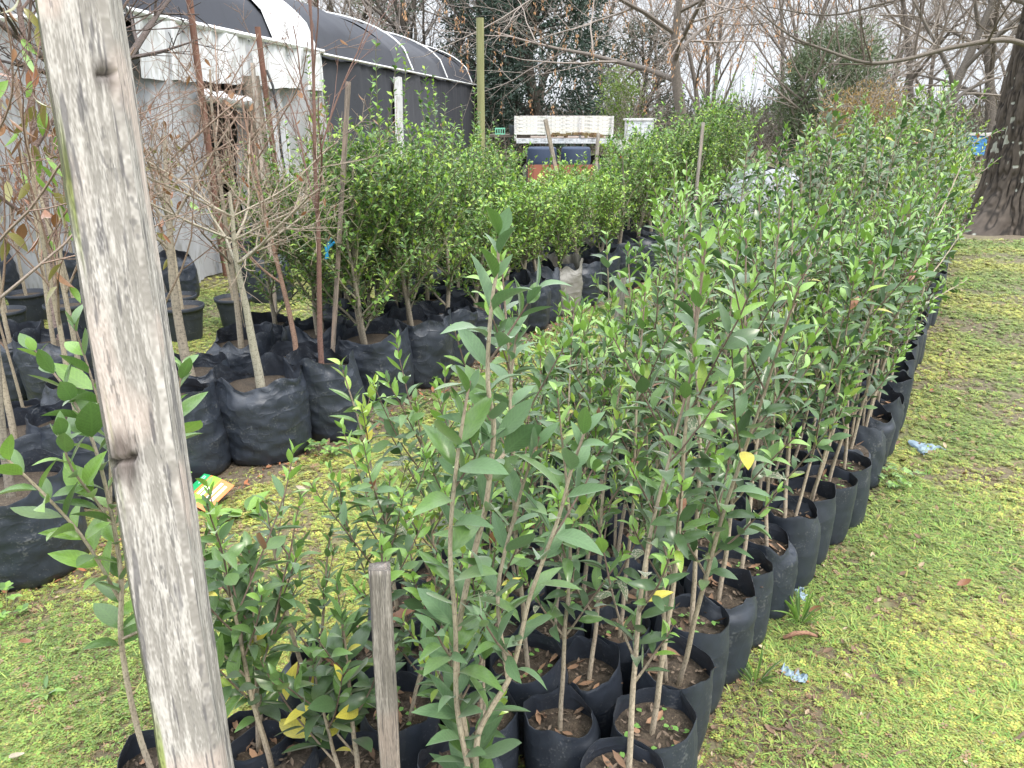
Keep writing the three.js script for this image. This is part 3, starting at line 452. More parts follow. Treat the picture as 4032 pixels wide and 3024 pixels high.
{
  // bare trees at the near end of the big-bag row
  put(makeBig('bagged_bare_tree', 'bare tree', BIG[0], 31, { r0: 0.023, len: 0.95, o: bareOpt({ bark: LICH, kids: [9, 6, 5, 4], from: [0.66, 0.15, 0.2, 0.2], spread: [1.9, 0.8, 0.9, 0.9], ratio: [0.8, 0.55, 0.55, 0.55], twig: [0.36, 0.29, 0.22] }) }), -1.22, 3.42, 0.4, 'bare twiggy tree in the plump crumpled black bag by the aisle');
  put(makeBig('bagged_bare_tree', 'bare tree', BIG[1], 37, { r0: 0.027, len: 1.2, o: bareOpt({ bark: GREY, from: [0.6, 0.2, 0.2, 0.2], ratio: [0.6, 0.6, 0.55, 0.55] }) }), -1.64, 3.62, 2.1, 'bare tree with the thickest straight trunk, behind the plump bag');
  put(makeBig('bagged_bare_tree', 'bare tree', BIG[2], 41, { r0: 0.015, len: 1.85, lean: [0.04, 0], o: bareOpt({ bark: REDB, twig: REDB, wob: 0.2, kids: [6, 3, 2, 2], from: [0.45, 0.3, 0.2, 0.2], spread: [0.5, 0.6, 0.8, 0.8], lift: 0.6, ratio: [0.35, 0.55, 0.5, 0.5] }) }), -0.93, 3.68, 0.0, 'tall red-barked bare tree in the leaning black bag');
  put(makeBig('bagged_bare_tree', 'bare tree', BIG[5], 43, { r0: 0.016, len: 1.4, lean: [0.12, 0], o: bareOpt({ bark: [0.35, 0.22, 0.16], kids: [6, 4, 3, 2] }) }), -1.2, 3.95, 1.0, 'slender bare tree leaning right, behind the leaning bag');
  put(makeBig('bagged_bare_tree', 'bare tree', BIG[4], 47, { r0: 0.018, len: 1.5, o: bareOpt({ kids: [7, 5, 3, 2] }) }), -1.58, 4.15, 3.0, 'bare grey tree at the back of the near big bags');
  put(makeBig('bagged_bare_tree', 'bare tree', BIG[6], 53, { r0: 0.014, len: 1.2, o: bareOpt({ bark: GREY, kids: [4, 3, 2, 2] }) }), -1.54, 3.22, 4.0, 'slim bare tree in the bag with a rolled rim beside the timber post');
  put(makeBig('bagged_bare_tree', 'bare tree', BIG[3], 59, { r0: 0.016, len: 1.6, o: bareOpt({ bark: [0.24, 0.21, 0.17], kids: [7, 5, 3, 2] }) }), -1.8, 2.42, 5.0, 'bare tree with ringed grey bark in the nearest bag at the left edge');
  put(makeBig('bagged_bare_tree', 'bare tree', BIG[7], 61, { r0: 0.014, len: 1.5, o: sapOpt() }), -2.1, 2.9, 1.4, 'thin tree in the blue-sheened bag at the left edge');
  put(makeBig('bagged_bare_tree', 'bare tree', BIG[1], 67, { r0: 0.013, len: 1.4, o: sapOpt() }), -1.86, 3.0, 3.4, 'thin tree in the bag with a pale folded top, left of the post');
  put(makeBig('bagged_bare_tree', 'bare tree', BIG[5], 71, { r0: 0.014, len: 1.5, o: sapOpt() }), -2.12, 3.5, 4.4, 'thin tree in the second row of bags left of the post');
  put(makeBig('bagged_bare_tree', 'bare tree', SMALL[0], 73, { r0: 0.008, len: 1.0, o: sapOpt({ kids: [4, 2] }) }), -2.42, 3.45, 0.4, 'thin twig in the small pot-shaped bag of brown leaves');
  // small-leaved bushes along the row
  const B = [];
  const mk = (k, x = {}) => makeBig('bagged_bush', 'potted bush', BIG[k % 8], 100 + k, { r0: 0.016, len: [1.0, 0.86, 0.6, 0.95, 0.54, 0.68, 0.84, 0.74][k], lean: [[0.05, 0], [0, 0], [-0.06, 0.05], [0.05, 0.05], [0, 0], [-0.05, 0], [0.02, 0], [0, 0.05]][k], trunks: k % 3 === 0 ? 2 : 1, indiv: 0, o: bushOpt({ shoots: [7, 4, 3, 6, 3, 4, 8, 4][k], kids: [[15, 6], [13, 6], [14, 7], [15, 5], [13, 7], [14, 6], [16, 6], [12, 6]][k], leafAt: tiny(3, [0.026, 0.046], k === 2 || k === 4 ? ['mid', 'light', 'lime', 'light', 'lime'] : k === 5 ? ['mid', 'light', 'mid', 'lime'] : ['mid', 'dark', 'mid', 'light', 'lime']), ...x }) });
  const PALEBAG = std({ color: col3(0.2, 0.19, 0.17), bumpMap: bagBump, bumpScale: 0.004, roughness: 0.55 });
  const r = rng(808), seen = {};
  const KIND = ['dark glossy', 'dark glossy', 'yellow-tipped', 'dark glossy', 'yellow-tipped', 'mid green', 'tall dark', 'dark glossy'];
  const ordN = ['first', 'second', 'third', 'fourth', 'fifth', 'sixth', 'seventh', 'eighth', 'ninth', 'tenth', 'eleventh', 'twelfth', 'thirteenth', 'fourteenth', 'fifteenth', 'sixteenth', 'seventeenth', 'eighteenth', 'nineteenth', 'twentieth'];
  const rowPick = [3, 0, 1, 5, 2, 4, 2, 4, 5, 2, 7, 5, 7, 1, 6, 7];
  let nth = 0;
  const front = bigPts.slice(3); for (let k = 1; k <= 6; k++) front.push([1.46 + 0.23 * k, 7.9 + 0.36 * k]);
  for (const [x, z] of front) { const dirA = x / (0.94 * z + 0.5), k = dirA > -0.01 && dirA < 0.125 ? [2, 4, 5][nth % 3] : rowPick[nth % 16]; const src = B[k]; const o = src ? dup(src) : (B[k] = mk(k)); put(o, x, z, r() * 6.28, `${ordN[nth]} bush, ${KIND[k]}, in the front line of big bags along the aisle`, 'bushes in the front line of big bags'); o.scale.setScalar((0.98 + 0.12 * r()) * (nth > 9 ? 1.14 : 1)); if (nth === 7) { o.children[0].material = PALEBAG; o.userData.label = 'bush in the faded pale grey bag in the front line of big bags'; } nth++; }
  for (let row = 1; row <= 2; row++) front.forEach(([x, z], i) => { if (row > 1 && i % 2 && i < 9) return; const dA = (x - 0.36 * row) / (0.94 * z + 0.5), k = dA > -0.015 && dA < 0.12 ? [4, 2, 5][(i + row) % 3] : (i > 8 ? [7, 5, 6, 1] : [6, 0, 1, 5, 0, 3, 1, 5])[(i * 3 + row) % (i > 8 ? 4 : 8)], o = B[k] ? dup(B[k]) : (B[k] = mk(k)); put(o, x - 0.36 * row + (r() - 0.5) * 0.1, z + 0.22 * row + (r() - 0.5) * 0.1, r() * 6.28, `${KIND[k]} bush in ${['', 'the second', 'the third', 'the rearmost'][row]} line of big bags`, `${KIND[k]} bushes, line ${row + 1}`); o.scale.setScalar(0.92 + 0.16 * r() ); });
  // a clear-grey bag swaps the black film
  // thin saplings in pots and bags behind, at left
  const S = [];
  for (let k = 0; k < 5; k++) S.push(null);
  const mkS = (k) => makeBig('potted_thin_tree', 'potted tree', k < 3 ? potGeo : BIG[[0, 0, 0, 1, 4][k]], 200 + k, { r0: 0.013, len: 0.95 + 0.09 * k, indiv: 80, bagMat: k < 3 ? POT : BAG, o: sapOpt({ kids: [5 + k % 3, 3], leafAt: hang([0.2, 0.1, 0.14, 0.03, 0.04][k], [0.07, 0.11], [['olive', 'olive', 'light', 'brown'], ['olive', 'mid'], ['olive', 'brown', 'russet'], ['brown', 'russet'], ['russet', 'olive']][k]) }) });
  const field = []; for (let a = 0; a < 9; a++) for (let b = 0; b < 8; b++) { const x = -2.45 - a * 0.42 + b * 0.22 + (r() - 0.5) * 0.08, z = 5.35 + b * 0.42 + a * 0.02 + (r() - 0.5) * 0.08; if (b === 2 || b === 5 || (b > 2 && (a + b) % 2)) continue; field.push([x, z, a, b]); }
  for (const [x, z, a, b] of field) { const k = b < 2 ? (a + b) % 3 : 3 + (a + b) % 2; const o = S[k] ? dup(S[k]) : (S[k] = mkS(k)); put(o, x, z, r() * 6.28, `${k < 3 ? 'thin tree with drooping leaves in a ribbed black pot' : 'thin near-bare tree in a black bag'}, ${b < 2 ? 'front' : b < 5 ? 'middle' : 'back'} rows of the left field`, `${k < 3 ? 'potted' : 'bagged'} thin trees, ${b < 2 ? 'front' : b < 5 ? 'middle' : 'back'} rows`); o.scale.setScalar(0.9 + 0.25 * r()); }
  for (let k = 0; k < 7; k++) { const x = -2.6 - 0.36 * k, z = 4.1 + 0.12 * (k % 3), o = S[3 + k % 2] ? dup(S[3 + k % 2]) : (S[3 + k % 2] = mkS(3 + k % 2)); put(o, x, z, r() * 6.28, 'thin near-bare tree in a black bag in the line left of the post', 'thin trees in the line left of the post'); }
}
// ---------------------------------------------------------------- timber post, stakes
function postMap(seed) {
  const a = vnoise(48, 22, seed), b = vnoise(120, 64, seed + 1), c = vnoise(230, 260, seed + 2), d = vnoise(8, 14, seed + 3), e = vnoise(30, 18, seed + 4), f = vnoise(20, 22, seed + 5);
  const h = (x, y) => 0.36 * a(x, y) + 0.36 * b(x, y) + 0.28 * c(x, y);
  const map = tex(512, 1024, (x, y) => {
    const s = h(x + 0.01 * d(x, y), y), pale = sstep(0.35, 0.75, s);
    let k = mixc([0.235, 0.215, 0.195], [0.44, 0.41, 0.38], pale);
    k = mixc(k, [0.47, 0.38, 0.335], sstep(0.6, 0.85, d(x + 0.2, y)) * 0.6);                      // pinkish bare wood
    k = mixc(k, [0.075, 0.07, 0.075], sstep(0.66, 0.8, e(x, y) * 0.7 + b(x, y) * 0.3) * 0.75);   // dark weather streaks
    k = mixc(k, [0.58, 0.55, 0.52], sstep(0.72, 0.95, f(x, y) * 0.6 + c(x, y) * 0.4) * 0.4);       // whitened fibres
    k = mixc(k, [0.09, 0.085, 0.085], sstep(0.72, 0.8, c(x, y * 0.6) * 0.45 + a(x + 0.3, y) * 0.55) * 0.55);   // black specks
    return k;
  });
  const bump = tex(512, 1024, (x, y) => h(x + 0.01 * d(x, y), y), false);
  return [map, bump];
}
const [woodMap, woodBump] = postMap(500);
const WOOD = std({ map: woodMap, bumpMap: woodBump, bumpScale: 0.003, roughness: 0.95, vertexColors: true });
function timber(len, w, d, { seed = 1, chip = 0.004, nu = 10, nv = 60, moss = 0, tint = [1, 1, 1], knot, crack } = {}) {
  const m = new MB(), hw = w / 2, hd = d / 2, ch = Math.min(w, d) * 0.06;
  const prof = []; const side = (x0, z0, x1, z1, f) => { for (let i = 0; i < nu; i++) prof.push([lerp(x0, x1, i / nu), lerp(z0, z1, i / nu), f]); };
  side(-hw + ch, hd, hw - ch, hd, 0); side(hw, hd - ch, hw, -hd + ch, 1); side(hw - ch, -hd, -hw + ch, -hd, 2); side(-hw, -hd + ch, -hw, hd - ch, 3);
  const n = prof.length;
  for (let j = 0; j <= nv; j++) for (let i = 0; i <= n; i++) {
    const [x, z, f] = prof[i % n], y = j / nv * len; let k = 1 - chip / w * (1.2 * Math.abs(N3(x * 60 + seed, y * 6, z * 60)) + 1.4 * Math.abs(N3(x * 9 + seed, y * 2.5, z * 9)));
    let c = tint;
    if (moss) { const g = sstep(0.0, 0.35, N3(x * 25 + seed, y * 3.3, z * 25) + (f === 3 ? 0.2 : f === 0 && x < -hw * 0.72 ? 0.12 : -0.6)) * moss; c = mixc(tint, [0.5, 0.62, 0.22], g); }
    if (knot) for (const [kx, ky, kr] of knot) { const q = Math.hypot((x - kx) / kr, (y - ky) / (kr * 1.5)); if (f === 0 && q < 1.6) { k -= 0.05 * Math.exp(-q * q * 3); c = mixc(c, [0.22, 0.2, 0.2], (1 - sstep(0.5, 1.5, q + 0.35 * N3(x * 90, y * 40, 3))) * 0.85); } if (f === 0 && Math.abs(y - ky - (x - kx) * 0.2) < 0.0035 && Math.abs(x - kx) < kr * 0.8) { k -= 0.12; c = [0.1, 0.09, 0.08]; } }
    m.v(new V3(x * k, y + (j === nv ? 0.004 * N3(x * 40, z * 40, seed) : 0), z * k), (f * 0.25 + (i % nu) / nu * 0.25) + (i === n ? 1 : 0) * 0, y / 1.6, c);
  }
  for (let j = 0; j < nv; j++) for (let i = 0; i < n; i++) { const a = j * (n + 1) + i; m.quad(a, a + 1, a + n + 2, a + n + 1); }
  const top = m.v(new V3(0, len, 0), 0.1, 0.1, [0.9, 0.9, 0.9]); for (let i = 0; i < n; i++) m.tri(nv * (n + 1) + i, nv * (n + 1) + i + 1, top);
  return m.build();
}
function standing(mesh, base, topPt, yaw) { // stands a timber made along +Y from base towards topPt
  const d = topPt.clone().sub(base).normalize(), q = new THREE.Quaternion().setFromUnitVectors(new V3(0, 1, 0), d), y = new THREE.Quaternion().setFromAxisAngle(new V3(0, 1, 0), yaw);
  mesh.quaternion.copy(q.multiply(y)); mesh.position.copy(base); return mesh;
}
standing(solo('timber_post', timber(2.25, 0.092, 0.09, { seed: 3, nu: 26, nv: 420, moss: 1, chip: 0.005, knot: [[-0.026, 1.2, 0.026], [0.03, 1.72, 0.014]] }), WOOD, 'thick weathered grey timber post leaning close to the camera at left', 'post'), W(-0.452, -0.05, 0.79), W(-0.612, 2.2, 1.205), 0.2);
standing(solo('wooden_stake', timber(1.0, 0.035, 0.026, { seed: 9, nu: 8, nv: 90, chip: 0.003, tint: [0.62, 0.6, 0.57] }), WOOD, 'square grey stake standing among the nearest saplings', 'stake'), W(-0.215, -0.055, 0.97), W(-0.203, 0.94, 0.985), 0.1);
standing(solo('wooden_stake', timber(1.0, 0.036, 0.026, { seed: 12, nu: 6, nv: 40, chip: 0.003, tint: [0.95, 0.93, 0.9] }), WOOD, 'pale square stake rising from the middle of the sapling block', 'stake'), W(0.43, -0.03, 3.1), W(0.46, 0.95, 3.1), 0.2);
standing(solo('wooden_stake', timber(1.55, 0.028, 0.022, { seed: 15, nu: 5, nv: 40, tint: [0.7, 0.62, 0.56] }), WOOD, 'leaning brownish stake with blue tape beside the red-barked tree', 'stake'), W(-1.02, 0.2, 4.0), W(-0.86, 1.4, 4.02), 0.2);
standing(solo('wooden_stake', timber(1.9, 0.03, 0.02, { seed: 18, nu: 5, nv: 40, tint: [1.1, 1.05, 1] }), WOOD, 'tall pale stake behind the bare trees, before the white plastic', 'stake'), W(-1.75, 0, 5.4), W(-1.72, 1.85, 5.4), 0.3);
standing(solo('wooden_stake', timber(1.5, 0.03, 0.022, { seed: 21, nu: 5, nv: 30, tint: [1, 0.95, 0.9] }), WOOD, 'pale stake standing in the far end of the big-bag bushes', 'stake'), W(1.75, 0, 7.4), W(1.78, 1.45, 7.4), 0.3);
{ // blue tie on the leaning stake
  const m = new MB(); for (let k = 0; k < 2; k++) m.tube([W(-0.955 + 0.02 * k, 0.97 - 0.02 * k, 4.0), W(-0.985 + 0.01 * k, 0.92, 3.985), W(-0.98 - 0.01 * k, 0.86, 3.98)], [0.007, 0.009, 0.006], 5, [0.02, 0.28, 0.55]);
  solo('plastic_tie', m.build(), std({ vertexColors: true, roughness: 0.5 }), 'bright blue plastic tie hanging on the leaning brownish stake', 'plant tie');
}
// ---------------------------------------------------------------- printed card on the ground
{
  const cv = document.createElement('canvas'); cv.width = 256; cv.height = 256; const x = cv.getContext('2d');
  x.fillStyle = '#d9834f'; x.fillRect(0, 0, 256, 256); x.fillStyle = '#1f9a5d'; x.fillRect(0, 0, 60, 256); x.fillStyle = '#8ccf45'; x.fillRect(78, 0, 72, 256);
  x.fillStyle = '#f6efe8'; x.fillRect(170, 24, 20, 200); x.fillRect(206, 34, 20, 170); x.fillStyle = '#dff5d6'; x.fillRect(90, 60, 20, 110); x.fillRect(122, 90, 18, 80); x.fillStyle = '#a6e2c2'; x.fillRect(12, 14, 10, 60); x.fillRect(28, 20, 10, 70); x.fillRect(10, 180, 22, 40);
  x.fillStyle = '#5b6a4a'; x.fillRect(20, 150, 30, 26); x.fillRect(36, 206, 26, 40); x.fillStyle = '#c8743f'; x.fillRect(60, 0, 18, 256);
  for (let k = 0; k < 26; k++) { x.fillStyle = k % 2 ? '#d9834f' : '#c98050'; x.fillRect(168 + (k % 2) * 36, 24 + k * 8, 24, 2); }
  const t = new THREE.CanvasTexture(cv); t.colorSpace = THREE.SRGBColorSpace;
  const g = sheet(8, 8, (u, v) => new V3((u - 0.5) * 0.2, 0.012 + 0.06 * v + 0.006 * Math.sin(u * 4), (v - 0.5) * -0.15)); const back = g.clone(); back.translate(0, -0.0012, 0);
  const c = solo('printed_card', mergeGeometries([g, back]), std({ map: t, roughness: 0.5 }), 'faded orange and green printed card lying tilted by the big bags', 'card');
  c.position.copy(W(-1.33, 0.004, 2.9)); c.rotation.y = -0.55;
}
// ---------------------------------------------------------------- weeds, dead leaves, plastic scraps
function weed(name, label, cat, x, z, n, len, wid, tone, rise, seed) {
  const g = thing(name, label, cat, W(x, gH(x, z), z)), r = rng(seed);
  for (let k = 0; k < n; k++) { const a = k * 2.4 + r() * 0.5, dir = new V3(Math.cos(a), rise * (0.5 + r()), Math.sin(a)).normalize(); leafPart(g, { p: new V3(Math.cos(a) * 0.01, 0.006 + 0.004 * k / n, Math.sin(a) * 0.01), dir, nrm: new V3(0, 1, 0).addScaledVector(dir, -dir.y).normalize(), len: len * (0.6 + 0.6 * r()), wid, tone: tone[(r() * tone.length) | 0] }, r); }
  return g;
}
weed('broadleaf_weed', 'broad-leaved rosette weed in front of the printed card', 'weed', -1.12, 2.78, 11, 0.13, 1.0, ['mid', 'light', 'mid'], 0.5, 1);
weed('broadleaf_weed', 'small rosette weed on the left moss near the post', 'weed', -1.36, 1.75, 9, 0.05, 0.8, ['mid', 'light'], 0.3, 2);
weed('grass_tuft', 'long grass tuft at the foot of the outer sapling bags', 'grass tuft', 0.95, 2.06, 16, 0.11, 0.16, ['light', 'mid'], 1.6, 3);
weed('grass_tuft', 'grass tuft beside the nearest outer bags, by the torn film', 'grass tuft', 0.72, 1.78, 14, 0.1, 0.16, ['light', 'mid'], 1.5, 4);
weed('grass_tuft', 'grass tuft at the foot of the leaning big bag', 'grass tuft', -0.8, 3.55, 14, 0.13, 0.16, ['mid', 'light'], 1.8, 5);
function cloverWeed(label, x, z, n, spread, seed, s = 1) {
  const g = thing('clover_weed', label, 'weed', W(x, gH(x, z), z)), r = rng(seed), mb = new MB();
  for (let k = 0; k < n; k++) { const a = r() * 6.28, d = spread * Math.sqrt(r()), h = 0.02 + 0.06 * r(), p = new V3(Math.cos(a) * d, h, Math.sin(a) * d); mb.tube([new V3(p.x * 0.6, 0, p.z * 0.6), p], 0.001, 4, [0.3, 0.36, 0.12]); for (let q = 0; q < 5; q++) { const b = q * 1.257 + a; leafPart(g, { p, dir: new V3(Math.cos(b), 0.2, Math.sin(b)).normalize(), nrm: new V3(0, 1, 0), len: 0.02 * s * (0.8 + 0.4 * r()), wid: 1.9, tone: r() < 0.6 ? 'light' : 'mid' }, r); } }
  part('stem', mb.build(), FOLM, g);
}
cloverWeed('lobed bright green weed at the foot of the nearest outer bag', 0.42, 1.56, 10, 0.06, 11, 1.2);
cloverWeed('spread of clover weed between the big bags and the aisle', -0.42, 4.45, 26, 0.16, 12, 1.3);
cloverWeed('light green sprouts in front of the nearest left bag', -1.72, 2.1, 14, 0.09, 13, 1.2);
cloverWeed('clover sprouts at the right foot of the plump bag', -0.92, 3.35, 16, 0.1, 14, 1.2);
cloverWeed('clover weed beside the outer bags halfway along the path', 1.75, 3.05, 16, 0.12, 15, 1.2);
{
  const dead = [['pale curled dead leaf at the lower right of the path', 1.72, 1.76, 0.075, 'drygrey'], ['dark purple dead leaf at the lower right corner', 1.82, 1.6, 0.07, 'russet'], ['pinkish dead leaf standing on the moss of the path', 1.57, 2.25, 0.055, 'russet'], ['folded orange-brown leaf beside the pale blue film', 0.99, 2.1, 0.05, 'brown'], ['long yellow-green fallen leaf near the lower right corner', 1.5, 1.58, 0.1, 'light'], ['pale green fallen leaf at the bottom edge of the path', 1.42, 1.48, 0.09, 'light'], ['red dead leaf at the foot of the left bags', -1.52, 1.96, 0.05, 'russet'], ['dry grey leaf on the moss left of the post', -1.28, 1.52, 0.06, 'drygrey'], ['brown dead leaf on the moss left of the post', -1.45, 1.6, 0.055, 'brown'], ['pale dry leaf lying in the aisle before the plump bag', -0.9, 2.95, 0.06, 'drygrey']];
  const r = rng(99);
  for (const [label, x, z, len, tone] of dead) { const a = r() * 6.28, m = new MB(); m.leaf(new V3(), new V3(Math.cos(a), 0.15, Math.sin(a)).normalize(), new V3(0.3 * r(), 1, 0.2).normalize(), len, len * 0.5, [1, 1, 1], { segs: 6, curl: -0.4, fold: 0.6 }); const o = solo('dead_leaf', m.build(), LEAF[tone], label, 'dead leaf'); o.position.copy(W(x, gH(x, z) + 0.02, z)); }
  // torn film
  const film = std({ color: col3(0.2, 0.27, 0.33), roughness: 0.35 });
  for (const [label, x, z, s, seed] of [['torn pale blue film lying by the nearest outer bags', 0.86, 1.83, 0.06, 1], ['scrap of pale blue film beside the third outer bag', 1.03, 2.2, 0.06, 2], ['grey torn film half buried beside the far outer bags', 2.1, 3.35, 0.13, 3]]) {
    const o = solo('plastic_scrap', sheet(26, 10, (u, v) => { const e = 0.5 + 0.9 * N3(u * 3.1, seed * 2.2, v > 0.5 ? 1.3 : 5.7) + 0.4 * N3(u * 11, seed, v > 0.5 ? 3.3 : 8.1), a = u * 2.6 + seed, q = s * (0.6 + (v - 0.5) * Math.max(0.15, e) * 1.3 * Math.sin(clamp(u, 0.06, 0.94) * PI)); return new V3(Math.cos(a) * q, 0.004 + 0.028 * Math.abs(N3(u * 5, v * 3, seed + 3)), Math.sin(a) * q); }), film, label, 'plastic scrap'); o.position.copy(W(x, gH(x, z) + 0.006, z));
  }
  const st = new MB(); st.tube([new V3(-0.06, 0.01, 0), new V3(-0.03, 0.035, 0.01), new V3(0.01, 0.03, 0), new V3(0.05, 0.008, -0.01)], [0.006, 0.008, 0.007, 0.005], 7, [0.3, 0.16, 0.1], true); const so = solo('fallen_branch', st.build(), BARK, 'curved reddish stick on the ground beside the outer bags', 'stick'); so.position.copy(W(0.93, 0.005, 1.98));
  const s2 = new MB(); s2.tube([new V3(-0.05, 0.012, 0.03), new V3(0, 0.014, 0), new V3(0.05, 0.012, -0.04)], 0.004, 6, [0.4, 0.35, 0.3], true); const so2 = solo('fallen_branch', s2.build(), BARK, 'straight grey twig near the pale curled leaf on the path', 'stick'); so2.position.copy(W(1.6, 0.005, 1.68)); so2.rotation.y = 1.2;
  // litter of dead leaves and curled pods, past counting
  const lg = new MB(); lg.leaf(new V3(), new V3(0, 0.1, 1).normalize(), new V3(0, 1, 0), 1, 0.45, [1, 1, 1], { segs: 4, curl: -0.35, fold: 0.5 });
  const pg = new MB(); { const pts = []; for (let k = 0; k <= 8; k++) pts.push(new V3(Math.cos(k * 0.35) * 0.5, 0.08 + 0.05 * Math.sin(k), Math.sin(k * 0.35) * 0.5)); pg.tube(pts, (t) => 0.07 * Math.sin(PI * clamp(t, 0.05, 0.95)) + 0.01, 4, [1, 1, 1]); }
  const LM = std({ vertexColors: true, roughness: 0.85 });
  const scat = (name, geo, label, cat, list) => { const im = new THREE.InstancedMesh(geo, LM, list.length), o = new THREE.Object3D(), c = new THREE.Color(); list.forEach(([x, y, z, s, t], i) => { o.position.copy(W(x, y, z)); o.rotation.set((r() - 0.5) * 0.9, r() * 6.28, (r() - 0.5) * 0.9); o.scale.setScalar(s); o.updateMatrix(); im.setMatrixAt(i, o.matrix); im.setColorAt(i, c.setRGB(...t)); }); im.name = name; im.castShadow = im.receiveShadow = true; tag(im, label, cat, null, 'stuff'); scene.add(im); };
  const L = [], Pd = [];
  for (let k = 0; k < 2100; k++) { const t = r(), i = 1 + Math.floor(r() * (bigPts.length - 2)); let x, z; if (k % 3 === 0) { const q = r() * 7.5, [ex, ez] = along(edgePts, q); x = ex + (r() - 0.25) * 0.5; z = ez - (r() - 0.3) * 0.4; } else if (k % 3 === 1) { const q = r() * 6 - 0.8, [ex, ez, tx, tz] = along(bigPts, q), d = 0.22 + 0.22 * r() * r(); x = ex + tz * d - r() * 0.1; z = ez - tx * d; } else { z = 1.2 + 5 * r(); x = -2.2 - 0.2 * z + r() * (4.6 + z); } L.push([x, gH(x, z) + 0.008, z, 0.012 + 0.04 * r() * r(), mixc(t < (k % 3 === 1 ? 0.5 : 0.08) ? [0.3, 0.11, 0.045] : t < 0.75 ? [0.16, 0.1, 0.065] : [0.45, 0.36, 0.24], [0.2, 0.13, 0.08], r() * 0.5)]); }
  for (let k = 0; k < 150; k++) { const z = 1.3 + 4.5 * r() * r(), rr = 0.05 + 1.6 * r(); let x = 0.3 + (z - 1.2) * 0.7 + rr; Pd.push([x, gH(x, z) - 0.003, z, 0.03 + 0.05 * r(), mixc([0.07, 0.045, 0.03], [0.2, 0.14, 0.09], r())]); }
  scat('leaf_litter', lg.build(), 'brown and orange dead leaves scattered about the bags', 'leaf litter', L);
  scat('pod_litter', pg.build(), 'dark curled seed pods scattered over the mossy path', 'seed pods', Pd);
}
